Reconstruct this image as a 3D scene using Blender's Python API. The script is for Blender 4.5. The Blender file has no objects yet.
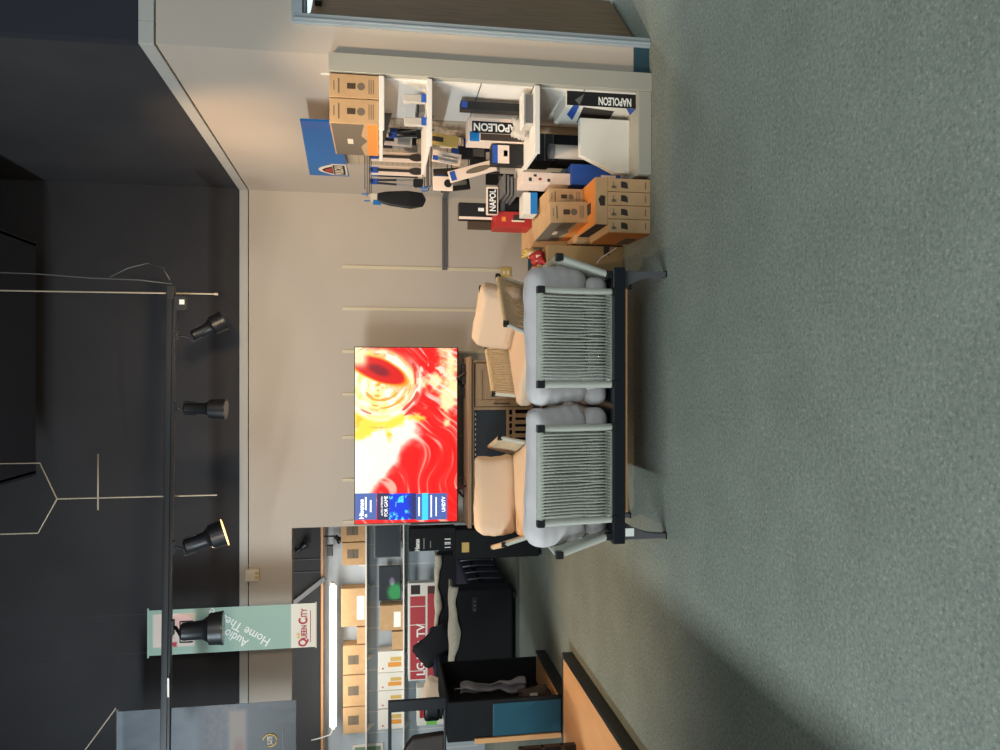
import bpy, bmesh, math, random
import numpy as np
from mathutils import Vector, Matrix

scene = bpy.context.scene
C = scene.collection
random.seed(7)
RNG = np.random.RandomState(11)

# ------------------------------------------------------------------ camera
CAM_Z, PITCH, F = 1.65, math.radians(9.0), 750.0
cth, sth = math.cos(PITCH), math.sin(PITCH)
cam_data = bpy.data.cameras.new('camera')
cam_data.sensor_fit = 'HORIZONTAL'; cam_data.sensor_width = 36.0; cam_data.lens = 36.0*F/1000.0
cam_data.clip_start = 0.05; cam_data.clip_end = 100
cam = bpy.data.objects.new('camera', cam_data); C.objects.link(cam)
# the phone was held on its side: picture right = down, picture up = world right
cam.matrix_world = Matrix(((0, 1, 0, 0), (-sth, 0, -cth, 0), (-cth, 0, sth, CAM_Z), (0, 0, 0, 1)))
scene.camera = cam

# ------------------------------------------------------------------ world, exposure
world = bpy.data.worlds.new('world'); scene.world = world; world.use_nodes = True
bg = world.node_tree.nodes['Background']
bg.inputs[0].default_value = (0.72, 0.79, 0.84, 1); bg.inputs[1].default_value = 0.29
scene.view_settings.view_transform = 'Standard'
scene.view_settings.look = 'None'
scene.view_settings.exposure = 0.0
scene.view_settings.gamma = 1.0
scene.view_settings.use_curve_mapping = False


def aim(o, target):
    d = Vector(target) - o.location
    o.rotation_euler = d.to_track_quat('-Z', 'Y').to_euler()


def area(name, loc, target, sx, sy, power, col):
    l = bpy.data.lights.new(name, 'AREA'); l.shape = 'RECTANGLE'; l.size = sx; l.size_y = sy
    l.energy = power; l.color = col
    o = bpy.data.objects.new(name, l); C.objects.link(o); o.location = loc; aim(o, target); return o


def spot(name, loc, target, power, col, angle=60, blend=0.8, r=0.06):
    l = bpy.data.lights.new(name, 'SPOT'); l.energy = power; l.color = col
    l.spot_size = math.radians(angle); l.spot_blend = blend; l.shadow_soft_size = r
    o = bpy.data.objects.new(name, l); C.objects.link(o); o.location = loc; aim(o, target); return o


COOL, WARM, NEUT = (0.84, 0.95, 1.0), (1.0, 0.66, 0.36), (1.0, 0.93, 0.84)
# ceiling strip fixture in the next aisle on the left, beyond the unseen tall panel that casts the floor shadow
area('aisle_strip_light', (-5.1, 0.6, 3.6), (-1.0, 0.6, 0.0), 6.0, 0.12, 430, COOL)
area('upper_wall_fill', (-4.6, 3.6, 3.7), (-3.6, 8.0, 4.9), 1.6, 0.3, 70, (0.78, 0.92, 1.0))  # added fill, lifts the black upper wall at the left
# shop front daylight and ceiling fixtures above and behind the camera
area('overhead_strip_light', (1.2, -1.6, 3.9), (0.2, 3.6, 0.3), 3.2, 1.2, 70, COOL)
area('overhead_strip_light', (0.9, 0.6, 4.6), (0.4, 2.4, 0.0), 1.6, 1.6, 22, (0.95, 0.98, 0.92))
# incandescent track lights, with added wash and fill spots among them
spot('track_and_fill_spot', (0.25, 2.9, 3.3), (1.72, 4.95, 0.95), 270, (1.0, 0.72, 0.46), 46)
spot('track_and_fill_spot', (0.5, 4.9, 2.75), (0.7, 7.88, 2.2), 115, (1.0, 0.74, 0.48), 120, 1.0)  # added wash for the back wall, set below the track to avoid head shadows
spot('track_and_fill_spot', (-1.6, 5.0, 2.75), (-1.6, 7.88, 2.7), 45, (1.0, 0.80, 0.62), 120, 1.0)  # added wash for the left part of the back wall, off the track
spot('track_and_fill_spot', (0.75, 5.3, 3.3), (1.87, 6.1, 2.3), 55, WARM, 95, 1.0)
spot('track_and_fill_spot', (0.45, 6.45, 3.05), (0.45, 6.5, 0.3), 130, WARM, 66)
spot('track_and_fill_spot', (-0.3, 6.5, 3.05), (-0.95, 6.4, 0.3), 135, WARM, 64)
spot('track_and_fill_spot', (-1.45, 6.5, 3.05), (-1.75, 5.7, 0.0), 300, WARM, 64, 0.8)
spot('track_and_fill_spot', (0.4, 5.2, 3.5), (1.1, 4.9, 0.2), 60, WARM, 44)
spot('track_and_fill_spot', (-0.6, 3.4, 3.2), (1.74, 5.0, 0.9), 170, (1.0, 0.76, 0.54), 36, 0.9)  # added fill from the left to brighten the white slatwall interior
# neighbouring department, lit by fluorescent tubes
area('alcove_strip_light', (-4.0, 11.3, 2.4), (-4.0, 11.9, 1.0), 2.6, 0.12, 12, NEUT)
area('alcove_strip_light', (-4.2, 9.3, 3.1), (-4.2, 12.0, 1.2), 3.0, 0.4, 62, (1.0, 0.97, 0.92))
# the back room through the open door
area('back_room_light', (3.6, 6.4, 2.9), (3.0, 5.2, 0), 0.8, 0.8, 70, (0.8, 0.93, 1.0))


# ------------------------------------------------------------------ helpers
def P(X, Y, D):
    """world point seen at upright-picture position X, Y at distance D along the floor"""
    xc = (X-375.0)/F; yc = (Y-500.0)/F
    t = D/(cth - yc*sth)
    return Vector((xc*t, D, CAM_Z + t*(-sth - yc*cth)))


def L(r, g, b):
    f = lambda c: (c/255/12.92) if c/255 <= 0.04045 else ((c/255+0.055)/1.055)**2.4
    return (f(r), f(g), f(b))


def mat(name, rgb, rough=0.6, metal=0.0, var=0.0, vscale=20.0, bump=0.0, bscale=80.0, spec=0.5, emit=None, estr=0.0, trans=0.0, alpha=1.0, stretch=None):
    m = bpy.data.materials.new(name); m.use_nodes = True
    nt = m.node_tree; b = nt.nodes['Principled BSDF']
    col = L(*rgb)
    b.inputs['Base Color'].default_value = (*col, 1)
    b.inputs['Roughness'].default_value = rough; b.inputs['Metallic'].default_value = metal
    b.inputs['Specular IOR Level'].default_value = spec
    if trans: b.inputs['Transmission Weight'].default_value = trans
    if alpha < 1: b.inputs['Alpha'].default_value = alpha
    if emit:
        b.inputs['Emission Color'].default_value = (*L(*emit), 1); b.inputs['Emission Strength'].default_value = estr
    if var or bump:
        tc = nt.nodes.new('ShaderNodeTexCoord'); mp = nt.nodes.new('ShaderNodeMapping')
        nt.links.new(tc.outputs['Object'], mp.inputs[0])
        if stretch: mp.inputs['Scale'].default_value = stretch
    if var:
        n = nt.nodes.new('ShaderNodeTexNoise'); n.inputs['Scale'].default_value = vscale; n.inputs['Detail'].default_value = 5
        r = nt.nodes.new('ShaderNodeValToRGB')
        lo = [max(0, c*(1-var)) for c in col]; hi = [c*(1+var) for c in col]
        r.color_ramp.elements[0].position = 0.3; r.color_ramp.elements[1].position = 0.7
        r.color_ramp.elements[0].color = (*lo, 1); r.color_ramp.elements[1].color = (*hi, 1)
        nt.links.new(mp.outputs[0], n.inputs['Vector']); nt.links.new(n.outputs['Fac'], r.inputs[0]); nt.links.new(r.outputs[0], b.inputs['Base Color'])
    if bump:
        n = nt.nodes.new('ShaderNodeTexNoise'); n.inputs['Scale'].default_value = bscale
        bp = nt.nodes.new('ShaderNodeBump'); bp.inputs['Strength'].default_value = bump; bp.inputs['Distance'].default_value = 0.01
        nt.links.new(mp.outputs[0], n.inputs['Vector']); nt.links.new(n.outputs['Fac'], bp.inputs['Height']); nt.links.new(bp.outputs[0], b.inputs['Normal'])
    return m


def paint_mat(name, rough=0.7, emit=0.0):
    """colour taken from the printed picture stored on the mesh"""
    m = bpy.data.materials.new(name); m.use_nodes = True
    nt = m.node_tree; b = nt.nodes['Principled BSDF']; a = nt.nodes.new('ShaderNodeAttribute'); a.attribute_name = 'print'
    b.inputs['Roughness'].default_value = rough
    if emit:
        b.inputs['Base Color'].default_value = (0.01, 0.01, 0.01, 1)
        nt.links.new(a.outputs['Color'], b.inputs['Emission Color']); b.inputs['Emission Strength'].default_value = emit
    else:
        nt.links.new(a.outputs['Color'], b.inputs['Base Color'])
    return m


class MB:
    def __init__(s): s.v = []; s.f = []; s.m = []

    def add(s, verts, faces, mi=0):
        o = len(s.v); s.v += [tuple(p) for p in verts]; s.f += [tuple(i+o for i in f) for f in faces]; s.m += [mi]*len(faces); return s

    def box(s, a, b, mi=0):
        (x0, y0, z0), (x1, y1, z1) = a, b
        if x0 > x1: x0, x1 = x1, x0
        if y0 > y1: y0, y1 = y1, y0
        if z0 > z1: z0, z1 = z1, z0
        v = [(x0,y0,z0),(x1,y0,z0),(x1,y1,z0),(x0,y1,z0),(x0,y0,z1),(x1,y0,z1),(x1,y1,z1),(x0,y1,z1)]
        return s.add(v, [(0,3,2,1),(4,5,6,7),(0,1,5,4),(1,2,6,5),(2,3,7,6),(3,0,4,7)], mi)

    def bar(s, p, q, w, h, up=(0, 0, 1), mi=0):
        p, q = Vector(p), Vector(q); d = (q-p).normalized(); u = Vector(up)
        if abs(d.dot(u)) > 0.98: u = Vector((0, 1, 0))
        r = d.cross(u).normalized(); u = r.cross(d)
        v = [e + r*sx*w/2 + u*sy*h/2 for e in (p, q) for sx, sy in ((-1,-1),(1,-1),(1,1),(-1,1))]
        return s.add(v, [(3,2,1,0),(4,5,6,7),(0,1,5,4),(1,2,6,5),(2,3,7,6),(3,0,4,7)], mi)

    def tube(s, pts, r, n=10, mi=0, cap=True):
        pts = [Vector(p) for p in pts]; rs = r if isinstance(r, (list, tuple)) else [r]*len(pts)
        vs = []; ref = None
        for i, p in enumerate(pts):
            d = (pts[min(i+1, len(pts)-1)] - pts[max(i-1, 0)])
            d = d.normalized() if d.length > 1e-9 else Vector((0, 0, 1))
            if ref is None: ref = Vector((0, 0, 1)) if abs(d.z) < 0.9 else Vector((1, 0, 0))
            a = d.cross(ref)
            a = a.normalized() if a.length > 1e-6 else d.orthogonal().normalized()
            b = d.cross(a); ref = -b if False else ref
            for k in range(n):
                t = 2*math.pi*k/n; vs.append(p + a*math.cos(t)*rs[i] + b*math.sin(t)*rs[i])
        fs = [(i*n+k, i*n+(k+1) % n, (i+1)*n+(k+1) % n, (i+1)*n+k) for i in range(len(pts)-1) for k in range(n)]
        if cap: fs += [tuple(range(n))[::-1], tuple((len(pts)-1)*n+k for k in range(n))]
        return s.add(vs, fs, mi)

    def prism(s, poly, axis, a, b, mi=0):
        """poly: 2-D outline, extruded along axis ('x','y','z') from a to b"""
        def pt(u, w, t): return {'x': (t, u, w), 'y': (u, t, w), 'z': (u, w, t)}[axis]
        n = len(poly)
        v = [pt(u, w, a) for u, w in poly] + [pt(u, w, b) for u, w in poly]
        return s.add(v, [tuple(range(n)), tuple(range(2*n-1, n-1, -1))] + [(i, i+n, (i+1) % n+n, (i+1) % n) for i in range(n)], mi)

    def build(s, name, mats, parent=None, bevel=0.0, smooth=False, M=None):
        me = bpy.data.meshes.new(name); me.from_pydata(s.v, [], s.f)
        ms = mats if isinstance(mats, (list, tuple)) else [mats]
        for m_ in ms: me.materials.append(m_)
        me.polygons.foreach_set('material_index', s.m)
        bm = bmesh.new(); bm.from_mesh(me); bmesh.ops.recalc_face_normals(bm, faces=bm.faces[:]); bm.to_mesh(me); bm.free()
        if smooth: me.polygons.foreach_set('use_smooth', [True]*len(me.polygons))
        if M is not None: me.transform(M)
        o = bpy.data.objects.new(name, me); C.objects.link(o)
        if parent is not None: o.parent = parent
        if bevel:
            bv = o.modifiers.new('bevel', 'BEVEL'); bv.width = bevel; bv.segments = 2; bv.limit_method = 'ANGLE'
        if smooth == 'auto':
            me.polygons.foreach_set('use_smooth', [True]*len(me.polygons))
            me.set_sharp_from_angle(angle=math.radians(40))
        return o


def tag(o, label, cat, group=None):
    o['label'] = label; o['category'] = cat
    if group: o['group'] = group
    return o


def empty(name, loc, label=None, cat=None, group=None, rz=0.0, rot=None):
    o = bpy.data.objects.new(name, None); C.objects.link(o); o.location = loc
    o.rotation_euler = rot if rot else (0, 0, rz); o.empty_display_size = 0.1
    if label: tag(o, label, cat, group)
    return o


def struct(o, label=None):
    o['kind'] = 'structure'
    if label: o['label'] = label
    return o


def copy_tree(o, parent=None):
    c = o.copy(); C.objects.link(c)
    if parent is not None: c.parent = parent
    for ch in list(o.children): copy_tree(ch, c)
    return c


FACE_CAM = (Vector((1, 0, 0)), Vector((0, 0, 1)))          # reads left to right, faces the camera
UP_CAM = (Vector((0, 0, 1)), Vector((-1, 0, 0)))           # reads upwards, faces the camera
FACE_LEFT = (Vector((0, -1, 0)), Vector((0, 0, 1)))        # on a face that looks left
UP_LEFT = (Vector((0, 0, 1)), Vector((0, 1, 0)))


def text(body, centre, width, height, frame, m, parent, name='lettering', bold=0.0, extrude=0.0006):
    cu = bpy.data.curves.new(name, 'FONT'); cu.body = body; cu.align_x = 'CENTER'; cu.align_y = 'CENTER'
    cu.size = 1.0; cu.offset = bold; cu.extrude = 0.002; cu.resolution_u = 3
    cu.materials.append(m)
    o = bpy.data.objects.new(name, cu); C.objects.link(o)
    bpy.context.view_layer.update()
    d = o.dimensions; bb = [Vector(c) for c in o.bound_box]
    cx = sum(b.x for b in bb)/8; cy = sum(b.y for b in bb)/8
    sx = width/max(d.x, 1e-4); sy = height/max(d.y, 1e-4)
    r, u = frame[0].normalized(), frame[1].normalized(); n = r.cross(u)
    c = Vector(centre) - r*cx*sx - u*cy*sy
    me = bpy.data.meshes.new_from_object(o.evaluated_get(bpy.context.evaluated_depsgraph_get()))
    bpy.data.objects.remove(o)
    M = Matrix(((r.x*sx, u.x*sy, n.x*extrude/0.002, c.x), (r.y*sx, u.y*sy, n.y*extrude/0.002, c.y), (r.z*sx, u.z*sy, n.z*extrude/0.002, c.z), (0, 0, 0, 1)))
    me.transform(M)
    if not me.materials: me.materials.append(m)
    o = bpy.data.objects.new(name, me); C.objects.link(o)
    if parent is not None: o.parent = parent
    return o


def patch(centre, w, h, frame, m, parent, name, t=0.0012, bevel=0):
    """thin printed label or plate lying on a surface"""
    r, u = frame[0].normalized(), frame[1].normalized(); n = r.cross(u); c = Vector(centre)
    v = [c + r*sx*w/2 + u*sy*h/2 + n*k*t for k in (0, 1) for sx, sy in ((-1,-1),(1,-1),(1,1),(-1,1))]
    return MB().add(v, [(3,2,1,0),(4,5,6,7),(0,1,5,4),(1,2,6,5),(2,3,7,6),(3,0,4,7)]).build(name, m, parent, bevel)


def vnoise(x, y, seed=0):
    """smooth value noise on numpy arrays"""
    rs = np.random.RandomState(seed).rand(64, 64)
    xi = np.floor(x).astype(int); yi = np.floor(y).astype(int); fx = x-xi; fy = y-yi
    fx = fx*fx*(3-2*fx); fy = fy*fy*(3-2*fy)
    g = lambda a, b: rs[a % 64, b % 64]
    return (g(xi, yi)*(1-fx)+g(xi+1, yi)*fx)*(1-fy)+(g(xi, yi+1)*(1-fx)+g(xi+1, yi+1)*fx)*fy


def fbm(x, y, seed=0, o=4):
    s = 0; a = 0.5
    for k in range(o): s = s+a*vnoise(x*2**k, y*2**k, seed+k); a /= 2
    return s


def sstep(a, b, x): t = np.clip((x-a)/(b-a), 0, 1); return t*t*(3-2*t)


def printed(name, origin, ru, uu, nu, nv, fn, m, parent=None, thick=0.0):
    """a flat printed sheet; fn(u, v) -> rgb (0-255), u to the right, v downwards, origin = top left"""
    o = Vector(origin); ru = Vector(ru); uu = Vector(uu)
    us = np.linspace(0, 1, nu+1); vs = np.linspace(0, 1, nv+1); U, V = np.meshgrid(us, vs)
    cols = np.clip(np.stack(fn(U, V), -1)/255.0, 0, 1.0)
    lin = np.where(cols <= 0.04045, cols/12.92, ((cols+0.055)/1.055)**2.4)
    verts = [tuple(o + ru*u - uu*v) for v in vs for u in us]
    faces = [(j*(nu+1)+i, (j+1)*(nu+1)+i, (j+1)*(nu+1)+i+1, j*(nu+1)+i+1) for j in range(nv) for i in range(nu)]
    me = bpy.data.meshes.new(name); me.from_pydata(verts, [], faces); me.materials.append(m)
    at = me.color_attributes.new('print', 'FLOAT_COLOR', 'POINT')
    buf = np.ones((len(verts), 4), dtype=np.float32); buf[:, :3] = lin.reshape(-1, 3); at.data.foreach_set('color', buf.ravel())
    ob = bpy.data.objects.new(name, me); C.objects.link(ob)
    if parent is not None: ob.parent = parent
    if thick:
        s = ob.modifiers.new('thickness', 'SOLIDIFY'); s.thickness = thick; s.offset = -1
    return ob


def cushion(name, w, d, h, m, parent, loc, rot=(0, 0, 0), seed=0, n=22, plump=0.35, wrinkle=0.006):
    """plump stuffed cushion, w x d x h (z is the stuffing direction), rounded sides, soft wrinkles"""
    bm = bmesh.new(); bmesh.ops.create_cube(bm, size=2.0)
    bmesh.ops.subdivide_edges(bm, edges=bm.edges[:], cuts=n, use_grid_fill=True)
    rs = np.random.RandomState(seed); ph = rs.rand(8)*6.28
    r = min(0.42*h, 0.08)
    for v in bm.verts:
        x, y, z = v.co
        p = Vector((x*w/2, y*d/2, z*h/2)); c = Vector((max(-w/2+r, min(w/2-r, p.x)), max(-d/2+r, min(d/2-r, p.y)), max(-h/2+r, min(h/2-r, p.z))))
        q = p-c
        if q.length > 1e-9: p = c+q.normalized()*min(q.length, r) if q.length > r else p
        e = max(0, (1-abs(x)**3))*max(0, (1-abs(y)**3))
        p.z *= (1-plump)+plump*math.sqrt(e)*1.35
        edge = max(abs(x), abs(y))
        k = wrinkle*(edge**3)*(math.sin(9*x+ph[0]+3*y)+math.sin(17*y+ph[1]+5*x)*.7+math.sin(27*x+13*y+ph[2])*.4)
        p.z += k*(1 if z > 0 else -1)
        p.x += 0.010*math.sin(3*y+ph[3])*(abs(x)) + wrinkle*.6*math.sin(14*y+ph[4])*abs(x)**4
        p.y += 0.010*math.sin(3*x+ph[5])*(abs(y)) + wrinkle*.6*math.sin(15*x+ph[6])*abs(y)**4
        v.co = p
    me = bpy.data.meshes.new(name); bm.to_mesh(me); bm.free()
    me.polygons.foreach_set('use_smooth', [True]*len(me.polygons)); me.materials.append(m)
    o = bpy.data.objects.new(name, me); C.objects.link(o); o.parent = parent
    o.location = loc; o.rotation_euler = rot
    return o


# ------------------------------------------------------------------ materials
M = {}
M['wall'] = mat('wall_paint_beige', (200, 187, 172), 0.75, bump=0.05, bscale=200, var=0.03, vscale=1.5)
M['wall_cool'] = mat('wall_paint_grey_white', (172, 178, 178), 0.75, bump=0.05, bscale=200)
M['lip'] = mat('wall_cap_paint', (190, 186, 178), 0.6)
M['black_wall'] = mat('black_ceiling_paint', (64, 63, 65), 0.95, var=0.12, vscale=1.2, spec=0.15)
M['black_duct'] = mat('black_duct_paint', (52, 53, 60), 0.9, spec=0.15)
M['black'] = mat('black_plastic', (22, 23, 25), 0.45)
M['matte_black'] = mat('matte_black_laminate', (24, 26, 28), 0.8, spec=0.25, var=0.15, vscale=8)
M['black_metal'] = mat('black_powder_coat', (30, 32, 36), 0.4, metal=0.3)
M['teal_base'] = mat('teal_rubber_base', (38, 74, 86), 0.6)
M['brown_door'] = mat('brown_wood_door', (132, 106, 78), 0.5, var=0.25, vscale=6, stretch=(6, 6, 0.6))
M['casing'] = mat('door_casing_paint', (160, 172, 178), 0.4)
M['grey_panel'] = mat('grey_fixture_paint', (168, 166, 154), 0.6)
M['white'] = mat('white_laminate', (232, 228, 220), 0.5)
M['white_box'] = mat('white_card', (222, 220, 210), 0.6)
M['peg'] = mat('beige_pegboard', (190, 172, 148), 0.8)
M['card'] = mat('brown_cardboard', (190, 156, 116), 0.85, var=0.06, vscale=14, spec=0.2)
M['card_print'] = mat('grey_brown_print', (112, 100, 84), 0.8)
M['card_ink'] = mat('brown_ink', (70, 56, 42), 0.85)
M['dark_ink'] = mat('dark_print', (48, 42, 38), 0.8)
M['orange'] = mat('orange_print_and_light', (226, 140, 62), 0.75)
M['tan_carton'] = mat('olive_brown_carton', (150, 124, 84), 0.8, var=0.1, vscale=5)
M['blue'] = mat('bright_blue_print', (18, 116, 190), 0.4)
M['royal'] = mat('royal_blue_print', (40, 84, 170), 0.5)
M['red'] = mat('red_print', (170, 40, 36), 0.5)
M['logo_red'] = mat('logo_red', (186, 42, 56), 0.6)
M['pinkwhite'] = mat('pinkish_white_card', (232, 212, 196), 0.6)
M['white_ink'] = mat('white_ink', (240, 240, 236), 0.6)
M['silver'] = mat('brushed_steel', (190, 190, 188), 0.3, metal=0.9)
M['grey_metal'] = mat('grey_leg_metal', (98, 96, 98), 0.45, metal=0.2)
M['tube_grey'] = mat('light_grey_wrapped_tube', (196, 197, 184), 0.7, bump=0.3, bscale=160)
M['rope'] = mat('grey_green_rope', (186, 188, 174), 0.85, bump=0.6, bscale=260, var=0.1, vscale=40)
M['rope_tan'] = mat('beige_rope', (214, 194, 158), 0.85, bump=0.6, bscale=260, var=0.1, vscale=40)
M['navy_frame'] = mat('dark_navy_frame', (16, 20, 29), 0.35)
M['fabric_grey'] = mat('pale_grey_cushion_fabric', (208, 202, 200), 0.95, bump=0.15, bscale=300, spec=0.1)
M['fabric_cream'] = mat('cream_cushion_fabric', (222, 196, 168), 0.95, bump=0.15, bscale=300, spec=0.1)
M['wood_grey'] = mat('greyed_oak', (150, 124, 94), 0.6, var=0.14, vscale=5, stretch=(1, 6, 14))
M['wood_light'] = mat('light_maple', (214, 160, 108), 0.45, var=0.06, vscale=3, stretch=(3, 1, 1))
M['wood_dark'] = mat('dark_stained_wood', (60, 50, 43), 0.6, var=0.2, vscale=6)
M['yellow'] = mat('yellowed_plastic', (204, 172, 96), 0.5)
M['standard'] = mat('cream_steel_standard', (226, 214, 184), 0.5)
M['conduit'] = mat('grey_conduit', (112, 112, 112), 0.45, metal=0.3)
M['far_wall'] = mat('blue_grey_slat_panel', (186, 198, 206), 0.6)
M['far_dark'] = mat('dark_grey_paint', (62, 64, 66), 0.8)
M['navy'] = mat('navy_upholstery', (26, 30, 48), 0.85, spec=0.2)
M['charcoal'] = mat('black_upholstery', (30, 31, 34), 0.85, spec=0.2)
M['throw'] = mat('cream_woven_throw', (176, 168, 150), 0.95, var=0.12, vscale=40, bump=0.4, bscale=120)
M['piping'] = mat('pale_piping', (120, 120, 124), 0.7)
M['pinkred'] = mat('carton_red', (176, 58, 66), 0.6)
M['teal'] = mat('teal_poster_board', (20, 78, 96), 0.5)
M['banner_green'] = mat('pale_green_banner', (172, 200, 186), 0.7)
M['cream'] = mat('cream_banner_print', (226, 212, 190), 0.7)
M['gold'] = mat('gold_ink', (226, 180, 90), 0.5)
M['green'] = mat('lime_green_print', (120, 196, 96), 0.6)
M['rod'] = mat('galvanised_wire', (196, 180, 156), 0.5, metal=0.2)
M['clear'] = mat('clear_blister_plastic', (224, 216, 204), 0.15, trans=0.35)
M['brownjar'] = mat('brown_spice', (140, 92, 60), 0.5)
M['tube_light'] = mat('fluorescent_tube', (255, 255, 255), 0.5, emit=(255, 244, 224), estr=4.0)
M['lens_warm'] = mat('lamp_lens_glow', (255, 220, 160), 0.4, emit=(255, 206, 130), estr=2.0)
M['white_tag'] = mat('white_paper_tag', (244, 244, 236), 0.6)
M['orange_pic'] = mat('amber_print', (220, 150, 60), 0.6)
M['glossy_screen'] = mat('switched_off_screen', (52, 58, 64), 0.2)
M['print'] = paint_mat('printed_sheet', 0.45)
M['print_matte'] = paint_mat('printed_cloth', 0.8)
M['screen'] = paint_mat('lit_screen', 0.3, emit=1.15)

# carpet
m = bpy.data.materials.new('blue_grey_loop_carpet'); m.use_nodes = True; nt = m.node_tree; b = nt.nodes['Principled BSDF']
b.inputs['Roughness'].default_value = 0.95; b.inputs['Specular IOR Level'].default_value = 0.1
tc = nt.nodes.new('ShaderNodeTexCoord')
n1 = nt.nodes.new('ShaderNodeTexNoise'); n1.inputs['Scale'].default_value = 75; n1.inputs['Detail'].default_value = 3; n1.inputs['Roughness'].default_value = 0.7
n2 = nt.nodes.new('ShaderNodeTexNoise'); n2.inputs['Scale'].default_value = 3.0; n2.inputs['Detail'].default_value = 4
n3 = nt.nodes.new('ShaderNodeTexNoise'); n3.inputs['Scale'].default_value = 45; n3.inputs['Detail'].default_value = 2
r1 = nt.nodes.new('ShaderNodeValToRGB'); e = r1.color_ramp.elements
e[0].position = 0.30; e[0].color = (*L(86, 92, 88), 1); e[1].position = 0.74; e[1].color = (*L(180, 180, 166), 1)
k = r1.color_ramp.elements.new(0.43); k.color = (*L(121, 129, 120), 1); k = r1.color_ramp.elements.new(0.57); k.color = (*L(131, 137, 127), 1)
mx = nt.nodes.new('ShaderNodeMixRGB'); mx.blend_type = 'MULTIPLY'; mx.inputs[0].default_value = 1.0
r2 = nt.nodes.new('ShaderNodeValToRGB'); r2.color_ramp.elements[0].position = 0.3; r2.color_ramp.elements[1].position = 0.7
r2.color_ramp.elements[0].color = (0.86, 0.86, 0.86, 1); r2.color_ramp.elements[1].color = (1, 1, 1, 1)
mx2 = nt.nodes.new('ShaderNodeMixRGB'); mx2.blend_type = 'MIX'; mx2.inputs[0].default_value = 0.25
r3 = nt.nodes.new('ShaderNodeValToRGB'); r3.color_ramp.elements[0].position = 0.38; r3.color_ramp.elements[1].position = 0.62
r3.color_ramp.elements[0].color = (*L(112, 120, 114), 1); r3.color_ramp.elements[1].color = (*L(156, 158, 142), 1)
for n_ in (n1, n2, n3): nt.links.new(tc.outputs['Object'], n_.inputs['Vector'])
nt.links.new(n1.outputs['Fac'], r1.inputs[0]); nt.links.new(n2.outputs['Fac'], r2.inputs[0]); nt.links.new(n3.outputs['Fac'], r3.inputs[0])
nt.links.new(r1.outputs[0], mx2.inputs[1]); nt.links.new(r3.outputs[0], mx2.inputs[2])
nt.links.new(mx2.outputs[0], mx.inputs[1]); nt.links.new(r2.outputs[0], mx.inputs[2]); nt.links.new(mx.outputs[0], b.inputs['Base Color'])
bp = nt.nodes.new('ShaderNodeBump'); bp.inputs['Strength'].default_value = 0.22; bp.inputs['Distance'].default_value = 0.005
nt.links.new(n1.outputs['Fac'], bp.inputs['Height']); nt.links.new(bp.outputs[0], b.inputs['Normal'])
M['carpet'] = m

# ------------------------------------------------------------------ room shell
WX, WD, BD, WH, CH = 1.87, 4.48, 7.88, 3.06, 5.7       # side wall x, near wall distance, back wall distance, wall height, deck height
struct(MB().box((-9, -3, -0.1), (6, 13, 0)).build('floor', M['carpet']))
struct(MB().box((-9, -3, CH), (6, 13, CH+0.1)).build('ceiling', M['black_wall']))
# right side: wall that carries the shelving, and the wall with the door
WN = 2.995                                              # the low wall is slightly lower at the door end
def slope(mb, x0, x1, ya, za0, za1, yb, zb0, zb1):
    v = [(x0, ya, za0), (x1, ya, za0), (x1, yb, zb0), (x0, yb, zb0), (x0, ya, za1), (x1, ya, za1), (x1, yb, zb1), (x0, yb, zb1)]
    return mb.add(v, [(0,3,2,1),(4,5,6,7),(0,1,5,4),(1,2,6,5),(2,3,7,6),(3,0,4,7)])
struct(slope(MB(), WX, WX+0.12, WD, 0, WN-0.09, BD+0.12, 0, WH-0.09).build('wall_right', M['wall']))
w = MB()
w.box((WX+0.12, WD, 0), (2.09, WD+0.12, WN-0.09)); w.box((2.09, WD, 2.10), (3.02, WD+0.12, WN-0.09)); w.box((3.02, WD, 0), (4.6, WD+0.12, WN-0.09))
struct(w.build('wall_near_right', M['wall']))
struct(MB().box((-1.56, BD, 0), (WX, BD+0.14, WH-0.09)).box((-9, BD, 2.55), (-1.56, BD+0.14, WH-0.09)).build('wall_back', M['wall']))
# cap board along the top of the low walls with a thin shadow gap under it
cp = MB()
cp.box((-9, BD-0.012, WH-0.082), (WX, BD+0.14, WH)); slope(cp, WX-0.012, WX+0.12, WD-0.012, WN-0.082, WN, BD-0.012, WH-0.082, WH); cp.box((WX+0.12, WD-0.012, WN-0.082), (4.6, WD+0.12, WN))
struct(cp.build('trim_1', M['lip'], bevel=0.003))
# black painted wall above the cap
struct(MB().box((-9, BD+0.03, WH), (WX+0.12, BD+0.13, CH)).build('wall_upper_back', M['black_wall']))
struct(slope(MB(), WX+0.02, WX+0.12, WD+0.1, WN, CH, BD+0.03, WH, CH).build('wall_upper_right', M['black_wall']))
struct(MB().box((WX+0.02, WD+0.02, WN), (4.6, WD+0.1, CH)).build('wall_upper_near', M['black_duct']))
struct(MB().box((WX, WD-0.01, 0), (2.035, WD, 0.10)).box((WX-0.008, WD+0.0, 0), (WX, BD, 0.10)).build('baseboard_right', M['teal_base'], bevel=0.002))
struct(MB().box((-1.56, BD-0.01, 0), (WX-0.01, BD, 0.10)).build('baseboard_back', M['teal_base'], bevel=0.002))
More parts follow.
